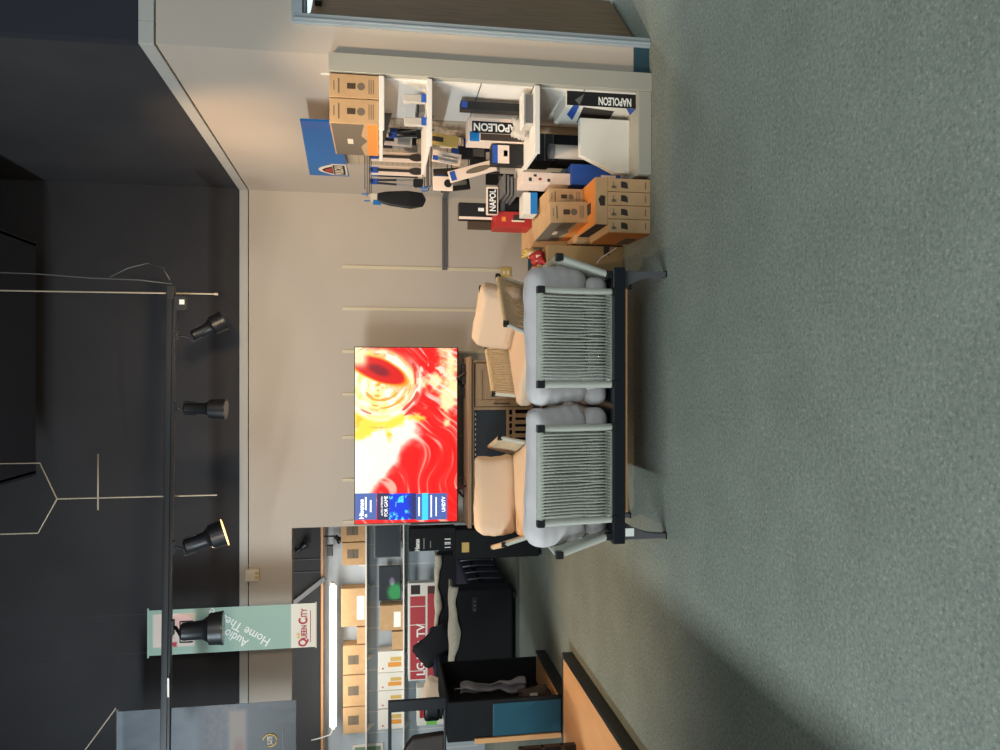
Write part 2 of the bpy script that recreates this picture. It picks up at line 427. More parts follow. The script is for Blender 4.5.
# door
dr = struct(empty('door_1', (2.55, WD, 0)), 'brown wooden door standing open into the back room')
cs = MB()
cs.box((2.035, WD-0.03, 0), (2.09, WD, 2.16)); cs.box((2.09, WD-0.03, 2.10), (3.08, WD, 2.16)); cs.box((3.02, WD-0.03, 0), (3.08, WD, 2.10))
cs.box((2.05, WD-0.04, 0), (2.062, WD-0.03, 2.15))
cs.box((2.09, WD, 0), (2.105, WD+0.12, 2.10)); cs.box((2.105, WD, 2.085), (3.005, WD+0.12, 2.10)); cs.box((3.005, WD, 0), (3.02, WD+0.12, 2.10))
o = cs.build('door_frame', M['casing'], None, bevel=0.003); o.parent = dr; o.location = (-2.55, -WD, 0)
ang = math.radians(46)
leaf = MB().box((0, 0, 0.02), (0.86, 0.042, 2.08)).build('door_leaf', M['brown_door'], dr, bevel=0.003)
leaf.location = (2.105-2.55, 0.125, 0); leaf.rotation_euler = (0, 0, ang)
hd = MB().tube([(0.79, -0.002, 1.0), (0.79, -0.05, 1.0)], 0.012).tube([(0.79, -0.05, 1.0), (0.68, -0.055, 1.0)], 0.010).build('door_handle', M['silver'], leaf, smooth='auto')
cl = MB().box((0.30, -0.03, 2.02), (0.42, 0.0, 2.06)).bar((0.4, -0.03, 2.05), (0.15, -0.10, 2.07), 0.02, 0.01).build('door_closer', M['black_metal'], leaf)
struct(MB().box((2.0, WD+2.3, 0), (4.6, WD+2.4, WH)).build('wall_back_room', M['wall_cool']))

# black rectangular duct and hangers high up
du = MB().box((-0.9, 6.2, 4.75), (1.2, 7.4, 5.69)); du.box((-0.92, 6.19, 4.75), (-0.86, 7.41, 4.80)); du.box((1.16, 6.19, 4.75), (1.22, 7.41, 4.80))
tag(du.build('air_duct', M['black_duct'], bevel=0.01), 'black painted rectangular air duct under the dark ceiling deck', 'duct')

# slotted wall standards on the back wall
std = None
for i, (X, label) in enumerate([(231, 'slotted steel wall standard at the left edge of the television'), (272, 'slotted wall standard behind the television, second from its left edge'),
        (314, 'slotted wall standard behind the television, third from its left edge'), (356, 'slotted wall standard behind the television, fourth from its left edge'),
        (398, 'slotted wall standard just inside the television right edge'), (440, 'cream slotted wall standard right of the television, shared above the cream armchair'),
        (481, 'rightmost cream slotted wall standard, next to the grey conduit')]):
    x = (X-375)/F*BD/1.0
    if std is None:
        s_ = MB(); z0, z1 = 0.30, 2.045
        s_.box((-0.014, -0.012, z0), (-0.007, 0, z1)); s_.box((0.007, -0.012, z0), (0.014, 0, z1)); s_.box((-0.007, -0.004, z0), (0.007, 0, z1))
        z = z0+0.01
        while z < z1-0.02: s_.box((-0.007, -0.012, z), (0.007, -0.004, z+0.018)); z += 0.032
        std = s_.build('wall_standard', M['standard']); o = std
    else:
        o = std.copy(); C.objects.link(o)
    o.location = (x, BD-0.0, 0); tag(o, label, 'wall standard', 'slotted standards on the back wall')

# conduit
cd = MB()
zc = 1.00
cd.box((1.10, BD-0.035, zc-0.03), (1.865, BD-0.001, zc+0.02)); cd.box((1.10, BD-0.045, zc-0.005), (1.865, BD-0.035, zc+0.003))
cd.box((WX-0.035, 6.3, zc-0.03), (WX-0.001, BD-0.001, zc+0.02))
tag(cd.build('wall_conduit', M['conduit'], bevel=0.004), 'grey metal raceway running along the beige back wall into the corner', 'raceway')
ot = empty('wall_outlet', (1.10, BD-0.014, 0.34), 'yellowed outlet plate low on the back wall behind the cream armchair', 'outlet')
MB().box((-0.06, 0, -0.055), (0.045, 0.013, 0.055)).build('plate', M['yellow'], ot, bevel=0.003)
MB().box((-0.03, -0.003, -0.035), (0.01, 0, -0.008)).box((-0.03, -0.003, 0.008), (0.01, 0, 0.035)).build('socket', M['cream'], ot, bevel=0.002)
p = P(176, 253, BD)
al = empty('emergency_light', (p.x, BD-0.06, p.z), 'small cream box unit on the wall above the opening', 'wall unit')
MB().box((-0.06, 0, -0.07), (0.06, 0.06, 0.07)).build('housing', M['cream'], al, bevel=0.008)
MB().box((-0.035, -0.006, -0.06), (-0.008, 0, -0.03)).box((0.008, -0.006, -0.06), (0.035, 0, -0.03)).build('indicator', M['yellow'], al, bevel=0.002)
# small hooks on right wall above the fixture
for i, (y_, z_, lb) in enumerate([(4.75, 2.02, 'small white bracket end sticking up behind the top cartons')]):
    tag(MB().box((WX-0.012, y_, z_-0.06), (WX-0.0005, y_+0.012, z_)).build('wall_bracket', M['white'], bevel=0.002), lb, 'bracket')

# ------------------------------------------------------------------ rope lounge furniture
HALF = 0.385


def lounge(n, rope, tube, fabric, label, cat, name, group=None):
    root = empty(name, (0, 0, 0), label, cat, group)
    H = HALF*n
    # base
    f = MB()
    f.box((-H-0.02, 0.34, 0.274), (H+0.02, 0.385, 0.345)); f.box((-H, -0.42, 0.274), (H, -0.375, 0.335))
    f.box((-H, -0.375, 0.274), (-H+0.045, 0.34, 0.335)); f.box((H-0.045, -0.375, 0.274), (H, 0.34, 0.335))
    f.box((-H+0.045, -0.375, 0.322), (H-0.045, 0.34, 0.332))
    f.build('seat_base', M['navy_frame'], root, bevel=0.006)
    r_ = MB().box((-H+0.1, 0.33, 0.256), (H-0.16, 0.365, 0.274))
    r_.build('base_rail', M['wood_light'], root)
    # legs: a fin with a straight outer edge and a curved inner one
    for sx in (-1, 1):
        for sy in (-1, 1):
            out = [(0.0, 0.274), (0.0, 0.0), (-0.028, 0.0)]
            for q in range(9):
                t = q/8.0; out.append((-0.030-0.085*t**2.2, 0.03+0.244*t))
            poly = [(sx*(H+0.010+u), w_) for u, w_ in out]
            yy = 0.32*sy-0.02
            lg = MB().prism(poly, 'y', yy-0.022, yy+0.022).build('leg', M['grey_metal'], root, bevel=0.004)
            MB().box((sx*(H-0.022), yy-0.025, -0.0), (sx*(H+0.014), yy+0.025, 0.008)).build('leg_foot', M['black'], lg)
    # backs
    for i in range(n):
        cx = -H+HALF*(2*i+1); hw = 0.262
        y0, y1, zb, zt = 0.372, 0.432, 0.368, 0.778
        pb = lambda s, t: Vector((cx+s, y0+(y1-y0)*t, zb+(zt-zb)*t))
        for s in (-1, 1): MB().tube([pb(s*hw, -0.08), pb(s*hw, 1.0)], 0.021, 12).build('back_post', M[tube], root, smooth='auto')
        MB().tube([pb(-hw+0.02, 1.0), pb(hw-0.02, 1.0)], 0.024, 12).build('wrapped_rail', M[rope], root, smooth='auto')
        MB().tube([pb(-hw+0.02, 0.0), pb(hw-0.02, 0.0)], 0.022, 12).build('wrapped_rail', M[rope], root, smooth='auto')
        rp = MB(); N = 27; rr = random.Random(i+n*5)
        for k in range(N):
            s = -hw+0.034+(2*hw-0.068)*k/(N-1); j = rr.uniform(-0.0035, 0.0035)
            for off in (0.021, -0.021):
                mid = (pb(s+j, 0.5) + Vector((0, off*0.55, 0)))
                rp.tube([pb(s, 1.0)+Vector((0, off, 0)), pb(s+j*.6, 0.75)+Vector((0, off*.6, 0)), mid, pb(s-j, 0.2)+Vector((0, off*.7, 0)), pb(s, 0.0)+Vector((0, off, 0))], 0.0055, 6)
        rp.build('rope_weave', M[rope], root, smooth=True)
        for s in (-1, 1):
            c = pb(s*hw, 1.0); MB().box(c-Vector((0.0215, 0.024, 0.020)), c+Vector((0.0215, 0.024, 0.022))).build('corner_joint', M['black'], root, bevel=0.004)
            c = pb(s*hw, -0.06); MB().box(c-Vector((0.022, 0.024, 0.02)), c+Vector((0.022, 0.024, 0.012))).build('corner_joint', M['black'], root, bevel=0.004)
        c1 = cushion('seat_cushion', 2*HALF-0.02, 0.70, 0.15, M[fabric], root, (cx, -0.06, 0.412), seed=3+i+n, plump=0.05, wrinkle=0.0015)
        c2 = cushion('back_cushion', (2*HALF+0.03 if n > 1 else 0.70), 0.375, 0.19, M[fabric], root, (cx+(0.022 if i else -0.022)*(n-1), 0.235, 0.645), (math.radians(90-13), 0, 0), seed=9+i+n*2, plump=0.16, wrinkle=0.0035)
    # arms
    for s in (-1, 1):
        A = Vector((s*(H-0.02), 0.345, 0.36)); B = Vector((s*(H+0.068), 0.38, 0.660))
        Cc = Vector((s*(H+0.060), -0.18, 0.65)); D = Vector((s*(H-0.02), -0.28, 0.36))
        for p_, q_ in ((A, B), (Cc, D)): MB().tube([p_, q_], 0.019, 12).build('arm_post', M[tube], root, smooth='auto')
        MB().tube([B, Cc], 0.022, 12).build('wrapped_rail', M[rope], root, smooth='auto')
        MB().tube([A+Vector((0, 0, 0.01)), D+Vector((0, 0, 0.01))], 0.016, 10).build('wrapped_rail', M[rope], root, smooth='auto')
        rp = MB(); N = 27
        for k in range(1, N):
            t = k/N; p1 = B.lerp(Cc, t); p0 = A.lerp(D, t)
            for off in (0.018, -0.018):
                mid = (p1+p0)/2+Vector((off*0.5, 0.004*math.sin(k*2.1), 0))
                rp.tube([p1+Vector((off, 0, 0)), mid, p0+Vector((off, 0, 0))], 0.0055, 6)
        rp.build('rope_weave', M[rope], root, smooth=True)
        for c in (A, B, Cc, D): MB().box(c-Vector((0.0215,)*3), c+Vector((0.0215,)*3)).build('corner_joint', M['black'], root, bevel=0.005)
    return root


sofa = lounge(2, 'rope', 'tube_grey', 'fabric_grey', 'grey rope-backed two-seat sofa with pale grey cushions, seen from behind', 'sofa', 'rope_loveseat')
sofa.location = (-0.175, 4.50, 0); sofa.rotation_euler = (0, 0, math.pi)
# paper labels caught behind the strands, swing tag on the base
lb = MB()
for (x0, z0, pts) in ((-0.20, 0.46, [(0, 0), (0.10, -0.02), (0.11, 0.03), (0.05, 0.06), (0.0, 0.05)]), (0.55, 0.42, [(0, 0.02), (0.05, -0.03), (0.11, 0.02), (0.08, 0.06), (0.055, 0.10)])):
    lb.prism([(x0+u, z0+w_) for u, w_ in pts], 'y', 0.345, 0.349)
lb.build('care_label', M['white_tag'], sofa)
MB().box((0.70, 0.386, 0.225), (0.745, 0.392, 0.274)).build('swing_tag', M['white_tag'], sofa)
ch = lounge(1, 'rope_tan', 'tube_grey', 'fabric_cream', 'cream cushioned rope armchair facing the back of the sofa, under the television', 'armchair', 'rope_armchair', 'cream rope armchairs')
ch.location = (-1.01, 6.38, 0); ch.rotation_euler = (0, 0, math.radians(14))
ch2 = copy_tree(ch); ch2['label'] = 'cream cushioned rope armchair turned sideways, right of the television'
ch2.location = (0.26, 6.46, 0)
for k_ in ch2.children:
    if k_.name.startswith('back_cushion'): k_.location.x += 0.11; ch2.rotation_euler = (0, 0, math.radians(-49))

# ------------------------------------------------------------------ television and console
con = empty('media_console', (-0.66, 7.53, 0), 'greyed oak media console with framed doors below the television', 'console')
x0, x1, d0, d1 = -0.81, 0.81, -0.22, 0.22
c = MB(); c.box((x0, d0+0.02, 0.06), (x0+0.03, d1, 0.775)); c.box((x1-0.03, d0+0.02, 0.06), (x1, d1, 0.775)); c.box((x0, d1-0.02, 0.06), (x1, d1, 0.775))
c.box((x0+0.03, d0+0.02, 0.06), (x1-0.03, d1-0.02, 0.10)); c.box((x0+0.03, d0+0.02, 0.745), (x1-0.03, d1-0.02, 0.775))
for x in (-0.33, 0.33): c.box((x-0.015, d0+0.02, 0.10), (x+0.015, d1-0.02, 0.745))
c.box((-0.315, d0+0.02, 0.395), (0.315, d1-0.02, 0.42))
for x in (x0+0.02, x1-0.08): c.box((x, d0+0.04, 0), (x+0.06, d0+0.10, 0.06)); c.box((x, d1-0.1, 0), (x+0.06, d1-0.04, 0.06))
c.build('cabinet_body', M['wood_grey'], con, bevel=0.003)
MB().box((x0-0.03, d0-0.02, 0.775), (x1+0.03, d1+0.01, 0.812)).build('console_top', M['wood_grey'], con, bevel=0.005)
for (a_, b_, hs) in ((x0+0.035, -0.35, 1), (0.35, x1-0.035, -1)):
    d = MB(); z0, z1 = 0.11, 0.735; w_ = 0.065
    d.box((a_, d0, z0), (a_+w_, d0+0.02, z1)); d.box((b_-w_, d0, z0), (b_, d0+0.02, z1)); d.box((a_+w_, d0, z0), (b_-w_, d0+0.02, z0+w_)); d.box((a_+w_, d0, z1-w_), (b_-w_, d0+0.02, z1))
    d.box((a_+w_, d0+0.010, z0+w_), (b_-w_, d0+0.018, z1-w_))
    dd = d.build('cabinet_door', M['wood_grey'], con, bevel=0.003)
    hx = b_-0.03 if hs > 0 else a_+0.03
    MB().tube([(hx, d0-0.028, 0.40), (hx, d0-0.028, 0.56)], 0.007).tube([(hx, d0, 0.42), (hx, d0-0.028, 0.42)], 0.005).tube([(hx, d0, 0.54), (hx, d0-0.028, 0.54)], 0.005).build('door_handle', M['card_ink'], dd, smooth='auto')
fb = MB().box((-0.315, d0+0.06, 0.42), (0.315, d0+0.07, 0.745)); fb.build('firebox_glass', M['glossy_screen'], con)
v = MB()
for k in range(12): v.box((-0.29+k*0.05, d0+0.052, 0.725), (-0.265+k*0.05, d0+0.06, 0.733))
v.build('vent_slot', M['white_ink'], con)
sl = MB()
sl.box((-0.315, d0+0.02, 0.335), (0.315, d0+0.04, 0.365)); sl.box((-0.315, d0+0.02, 0.11), (0.315, d0+0.04, 0.14))
for k in range(9): sl.box((-0.29+k*0.066, d0+0.02, 0.14), (-0.25+k*0.066, d0+0.04, 0.335)); sl.box((-0.28+k*0.066, d0+0.02, 0.365), (-0.262+k*0.066, d0+0.04, 0.395))
sl.build('slatted_front', M['wood_grey'], con, bevel=0.002)
MB().box((-0.315, d0+0.08, 0.10), (0.315, d0+0.09, 0.42)).build('back_panel', M['matte_black'], con)

TVD = 7.52
pa = P(226, 355, TVD); pb_ = P(402, 457, TVD); tx0, tx1 = pa.x, pb_.x; tz1, tz0 = pa.z, pb_.z
TW, TH = tx1-tx0, tz1-tz0
tv = empty('television', ((tx0+tx1)/2, TVD, 0.812), 'large flat television showing a red and white swirl, on the oak console', 'television')
def TVP(x, y, z): return (x-(tx0+tx1)/2, y-TVD, z-0.812)
MB().box(TVP(tx0-0.008, TVD, tz0-0.012), TVP(tx1+0.008, TVD+0.035, tz1+0.008)).build('bezel', M['black'], tv, bevel=0.004)
MB().box(TVP(tx0+0.25, TVD+0.035, tz0+0.05), TVP(tx1-0.25, TVD+0.08, tz1-0.3)).build('rear_housing', M['black'], tv, bevel=0.01)
for x in (-0.56, 0.56):
    MB().bar((x, 0.02, tz0-0.812), (x-0.08, 0.08, 0.012), 0.02, 0.02).bar((x, 0.0, tz0-0.812), (x+0.06, -0.12, 0.012), 0.02, 0.02).build('foot', M['black'], tv, bevel=0.003)


def tv_art(u, v):
    a = 16/9.0
    px = u*a; py = v
    # streaky base field: strands bend around the eye
    cx, cy = 0.81*a, 0.245
    dx, dy = px-cx, py-cy; rad = np.sqrt(dx*dx+dy*dy); th = np.arctan2(dx+dy, -(dx-dy))
    warp = fbm(px*1.3+3, py*1.3+1, 3, 3)
    flow = (px*0.62+py*0.75)+0.55*warp+0.10*np.sin(px*3+1)
    s1 = vnoise(flow*34, (px-py)*2.2, 5); s2 = vnoise(flow*75+9, (px-py)*4, 6)
    streak = 0.6*s1+0.4*s2
    R = 232+22*streak; G = 10+90*streak**2.2; B = 8+84*streak**2.2
    hi = sstep(0.56, 0.80, streak)*0.8
    R = R+(255-R)*hi; G = G+(232-G)*hi*0.8; B = B+(214-B)*hi*0.75
    def mix(c, w):
        nonlocal R, G, B
        w = np.clip(w, 0, 1); R = R*(1-w)+c[0]*w; G = G*(1-w)+c[1]*w; B = B*(1-w)+c[2]*w
    n = fbm(px*4, py*4, 20); n2 = fbm(px*9, py*9, 31)
    # white / yellow cloud, upper middle-left
    edge = (0.30+0.62*(1-v)+0.28*(n-0.5))
    w = sstep(0.0, 0.16, (0.70-np.abs(u-0.50)*1.35-v*0.95+0.35*(n-0.5)))
    mix((255, 252, 232), w)
    w = sstep(0.0, 0.14, 0.52-np.abs(u-0.60)*3.2-v*0.75+0.5*(n2-0.5)); mix((252, 226, 60), w*0.9)
    w = sstep(0.05, 0.2, 0.30-np.abs(u-0.36)*1.3-v*1.4+0.5*(n2-0.5)); mix((255, 255, 255), w)
    mix((248, 190, 40), sstep(0.62, 0.72, n2)*sstep(0.35, 0.6, u)*sstep(0.6, 0.3, v)*0.7)
    # cream area lower right
    w = sstep(0.0, 0.2, 0.34-np.abs(u-0.80)*1.2-np.abs(v-0.92)*0.95+0.55*(n2-0.5)); mix((255, 236, 170), w)
    mix((228, 50, 44), sstep(0.58, 0.7, fbm(px*6+7, py*6, 44))*sstep(0.55, 0.7, u)*sstep(0.4, 0.6, v)*0.75)
    mix((255, 240, 215), sstep(0.60, 0.68, fbm(px*14, py*14, 52))*sstep(0.86, 0.95, u+0.1*v)*0.9)
    # the eye: white ring, yellow-green below, dark red lens above
    rr = rad+0.05*(n-0.5)
    mix((255, 250, 225), sstep(0.43, 0.37, rr)*sstep(0.26, 0.31, rr)*sstep(1.12, 0.94, u+0.12*np.sin(th))*(0.55+0.45*sstep(0.3, 0.5, vnoise(th*3, rad*30, 12))))
    mix((252, 244, 170), sstep(0.36, 0.30, rr)*(0.6+0.4*n2))
    mix((206, 232, 110), sstep(0.36, 0.28, rr)*sstep(0.55, 0.7, vnoise(th*6, rad*14, 8))*0.6)
    mix((255, 255, 240), sstep(0.33, 0.27, rr)*sstep(0.45, 0.65, vnoise(th*3+3, rad*34, 9))*0.85)
    mix((244, 150, 40), sstep(0.33, 0.27, rr)*sstep(0.66, 0.78, vnoise(th*2+7, rad*40, 19))*0.8)
    mix((255, 236, 226), sstep(0.60, 0.75, vnoise(flow*48+3, (px-py)*1.6, 23))*sstep(0.42, 0.5, rad)*sstep(0.55, 0.75, u)*0.7)
    ex = (px-0.872*a); ey = (py-0.225); rot = 1.96; e1 = (ex*math.cos(rot)+ey*math.sin(rot))/0.27; e2 = (-ex*math.sin(rot)+ey*math.cos(rot))/0.105
    el = np.sqrt(e1*e1+e2*e2)+0.25*(n-0.5)
    mix((250, 150, 30), sstep(1.25, 1.05, el)); mix((222, 22, 18), sstep(1.08, 0.92, el)); mix((120, 16, 40), sstep(0.62, 0.2, el)*0.8)
    mix((255, 245, 190), sstep(0.86, 0.93, u)*sstep(0.16, 0.06, v)); 
    streakr = vnoise(th*2.5+5, rad*38, 14); mix((214, 40, 30), sstep(0.66, 0.8, streakr)*sstep(0.5, 0.42, rad)*sstep(0.3, 0.36, rad)*0.8)
    return R, G, B


printed('screen', TVP(tx0, TVD-0.002, tz1), (TW, 0, 0), (0, 0, TH), 260, 150, tv_art, M['screen'], tv)
SCW = mat('screen_white', (255, 255, 255), 0.4, emit=(255, 255, 255), estr=1.0)
SCB = mat('screen_slate_blue', (40, 60, 120), 0.4, emit=(78, 100, 160), estr=1.0)
SCD = mat('screen_dark_panel', (20, 20, 40), 0.4, emit=(48, 44, 84), estr=1.0)
SCC = mat('screen_cyan', (20, 120, 160), 0.4, emit=(70, 215, 240), estr=1.0)
def tvpatch(X0, X1, Y0, Y1, m_, dz=0.004, name='screen_menu'):
    a = P(X0, Y0, TVD); b_ = P(X1, Y1, TVD)
    q0 = TVP(a.x, TVD-dz, a.z); q1 = TVP(b_.x, TVD-dz+0.001, b_.z)
    return MB().box(q0, q1).build(name, m_, tv)
tvpatch(230, 257, 355, 376.5, SCB); tvpatch(230, 257, 377, 389, SCD); tvpatch(230, 257, 416, 447, SCB); tvpatch(230, 257, 422, 428, SCC, 0.005); 
def tv_pic(u, v):
    n = fbm(u*7, v*8, 61); m_ = fbm(u*14+2, v*14, 66)
    w = sstep(0.5, 0.62, n)*sstep(0.95, 0.6, v); d = sstep(0.62, 0.9, v+0.3*(m_-0.5))
    R = 20+70*w*m_*2; G = 60+170*w; B = 225+25*w
    R = R*(1-d)+46*d; G = G*(1-d)+50*d; B = B*(1-d)+110*d
    return R, G, B
a = P(230, 389, TVD); b_ = P(257, 416, TVD)
printed('screen_menu', TVP(a.x, TVD-0.004, a.z), (b_.x-a.x, 0, 0), (0, 0, a.z-b_.z), 40, 40, tv_pic, M['screen'], tv)
def tvtext(body, Xc, Yc, wpx, hpx, m_=None, bold=0.0):
    c_ = P(Xc, Yc, TVD); s_ = TVD/F
    text(body, TVP(c_.x, TVD-0.0055, c_.z), wpx*s_, hpx*s_, FACE_CAM, m_ or SCW, tv, 'screen_lettering', bold)
tvtext('Hisense', 241, 361.5, 19, 4.2, bold=0.03); 
def tvbar(X0, X1, Y0, Y1): tvpatch(X0, X1, Y0, Y1, SCW, 0.0055, 'screen_text_line')
tvbar(233, 236, 365, 367); tvbar(240, 253, 365, 366.6); tvbar(238, 250, 370, 371.4)
tvtext('AUTO OPTIMIZED', 244, 382, 19, 1.9); tvtext('FOR GAME', 244, 386, 20, 3.4); tvbar(234, 253, 418.4, 419.8)
tvbar(233, 255, 430.6, 431.8); tvbar(234, 253, 435.6, 436.6); tvtext('UHDTV', 246, 443.5, 15, 3.6, bold=0.02)

# set top box and cables on the console
sb = empty('set_top_box', (-0.03, 7.55, 0.812), 'small black set-top box with cables, at the right end of the console', 'electronics')
MB().box((-0.06, -0.07, 0), (0.14, 0.07, 0.035)).build('housing', M['black'], sb, bevel=0.004)
MB().tube([(0.05, 0.0, 0.035), (0.07, 0.02, 0.10), (0.02, 0.03, 0.14), (-0.04, 0.02, 0.08), (-0.12, 0.0, 0.02), (-0.2, 0.02, 0.008)], 0.005, 6).build('cable', M['black'], sb, smooth=True)
MB().box((-0.20, -0.04, 0), (-0.1, 0.02, 0.02)).build('remote_control', M['black'], sb, bevel=0.003)

# black television carton beside the tv, on a low black stand
st = empty('subwoofer_cabinet', (-1.72, 7.74, 0), 'black low cabinet holding up the black television carton', 'cabinet')
MB().box((-0.16, -0.12, 0.03), (0.14, 0.13, 0.90)).build('cabinet_body', M['matte_black'], st, bevel=0.01)
for sx in (-0.13, 0.11): MB().box((sx-0.02, -0.09, 0), (sx+0.02, -0.05, 0.03)).box((sx-0.02, 0.06, 0), (sx+0.02, 0.1, 0.03)).build('foot', M['black'], st)
patch((-0.04, -0.121, 0.80), 0.10, 0.075, FACE_CAM, M['yellow'], st, 'label_plate')
ca = empty('television_carton', (-1.60, 7.74, 0.90), 'black printed television carton standing left of the television', 'carton')
MB().box((-0.19, -0.09, 0), (0.04, 0.09, 0.47)).build('carton_body', M['matte_black'], ca, bevel=0.003)
text('Hisense', (-0.125, -0.0915, 0.39), 0.12, 0.05, FACE_CAM, M['white_ink'], ca, bold=0.03)
for x0_, x1_, z_, h_ in ((-0.17, -0.06, 0.315, 0.012), (-0.16, -0.09, 0.25, 0.01)): MB().box((x0_, -0.0912, z_), (x1_, -0.09, z_+h_)).build('printed_line', M['piping'], ca)
for x_ in (-0.165, -0.13, -0.115, -0.08): MB().box((x_, -0.0912, 0.05), (x_+0.009, -0.09, 0.11)).build('printed_bar', M['white_ink'], ca)

# ------------------------------------------------------------------ display wall fixture on the right
fx = empty('display_shelving', (1.8, 4.75, 0), 'white slatwall display unit with white shelves against the right wall', 'shelving')
def FXP(x, y, z): return (x-1.8, y-4.75, z)
def fbox(a, b_, mat_, name, bevel=0.003, par=fx): return MB().box(FXP(*a), FXP(*b_)).build(name, mat_, par, bevel)
fbox((1.752, 4.42, 0), (1.862, 4.47, 1.95), M['grey_panel'], 'end_panel')
s_ = MB(); z = 0.085; hs = [0.42, 0.74, 1.06, 1.38, 1.70, 1.95]
for h_ in hs:
    s_.box(FXP(1.745, 4.471, z), FXP(1.765, 5.14, h_-0.008)); s_.box(FXP(1.755, 4.471, h_-0.008), FXP(1.765, 5.14, h_)); z = h_
s_.build('slatwall_panel', M['white'], fx, bevel=0.001)
g_ = MB()
for h_ in hs[:-1]: g_.box(FXP(1.752, 4.471, h_-0.008), FXP(1.7555, 5.14, h_))
g_.build('slat_groove', M['conduit'], fx)
fbox((1.755, 4.471, 0.0), (1.865, 5.16, 1.93), M['grey_panel'], 'carcass')
pg = MB(); pg.box(FXP(1.745, 5.16, 0.13), FXP(1.865, 6.30, 1.93)); pg.build('pegboard_panel', M['peg'], fx, bevel=0.002)
ph = MB()
for iy in range(22):
    for iz in range(26): ph.box(FXP(1.7435, 5.22+iy*0.05, 0.7+iz*0.045), FXP(1.7452, 5.228+iy*0.05, 0.708+iz*0.045))
ph.build('peg_hole', M['card_ink'], fx)
fbox((1.24, 4.43, 0), (1.752, 5.16, 0.085), M['grey_panel'], 'base_deck', 0.004)
SH = [(1.43, 1.640, 'top'), (1.35, 1.362, 'mid'), (1.335, 0.715, 'low')]
for (xl, z_, k_) in SH:
    sh = MB().box(FXP(xl, 4.42, z_), FXP(1.745, 5.08, z_+0.022)).box(FXP(xl-0.006, 4.414, z_-0.008), FXP(1.74, 4.42, z_+0.024)).build('shelf', M['white'], fx, 0.003)
    MB().prism([(1.50-1.8, z_), (1.744-1.8, z_-0.06), (1.744-1.8, z_)], 'y', 5.05-4.75, 5.057-4.75).build('shelf_bracket', M['conduit'], sh)

# blue header sign above the pegboard
sg = empty('header_sign', (1.70, 5.9, 1.95), 'bright blue shop sign with a flame logo above the hanging tools', 'sign')
pts = [(5.15, 1.955, 2.19), (6.60, 1.90, 2.25)]
q = MB()
SGX = 1.70
v_ = [(0, 5.15-5.9, 0.0), (0, 6.55-5.9, -0.03), (0, 6.55-5.9, 0.30), (0, 5.15-5.9, 0.235)]
q.add([(a_[0], a_[1], a_[2]) for a_ in v_]+[(a_[0]+0.012, a_[1], a_[2]) for a_ in v_], [(0,1,2,3),(7,6,5,4),(0,4,5,1),(1,5,6,2),(2,6,7,3),(3,7,4,0)])
q.build('sign_board', mat('glossy_blue_sign', (0, 100, 176), 0.4, spec=0.3), sg)
MB().box((-0.003, -0.75, 0.0), (0.0, -0.60, 0.235)).build('sign_fold', mat('deep_blue', (16, 92, 170), 0.4), sg)
lo = MB(); cy, cz = 0.46, 0.02
lo.box((-0.004, 0.28, -0.02), (0.0, 0.60, 0.10)); 
arc = [(0.30+0.30*t_/12.0, 0.10+0.11*math.sin(math.pi*t_/12.0)) for t_ in range(13)]
lo.prism(arc, 'x', -0.0041, -0.0001)
lo.build('logo_outline', M['cream'], sg, 0)
lo = MB(); lo.box((-0.006, 0.30, -0.005), (-0.004, 0.58, 0.09)); lo.prism([(0.34+0.22*t_/12.0, 0.095+0.085*math.sin(math.pi*t_/12.0)) for t_ in range(13)], 'x', -0.006, -0.004)
lo.build('logo_band', M['dark_ink'], sg)
MB().prism([(0.38+0.14*t_/12.0, 0.10+0.06*math.sin(math.pi*t_/12.0)) for t_ in range(13)], 'x', -0.008, -0.006).build('logo_flame', M['red'], sg)
text('VULCAN', (-0.0065, 0.44, 0.045), 0.26, 0.07, FACE_LEFT, M['cream'], sg, bold=0.02)
MB().box((0.012, -0.5, 0.02), (0.165, -0.47, 0.05)).box((0.012, 0.4, 0.02), (0.165, 0.43, 0.05)).build('sign_bracket', M['black_metal'], sg)


def carton(name, a, b_, label, m_='card', group=None, cat='carton', bevel=0.003, parent_loc=None):
    """carton with its corner a and opposite corner b_; returns the empty and its size"""
    a = Vector(a); b_ = Vector(b_); c_ = Vector(((a.x+b_.x)/2, (a.y+b_.y)/2, a.z)); s_ = b_-a
    e = empty(name, c_, label, cat, group)
    MB().box((-s_.x/2, -s_.y/2, 0), (s_.x/2, s_.y/2, s_.z)).build('carton_body', M[m_], e, bevel)
    return e, s_


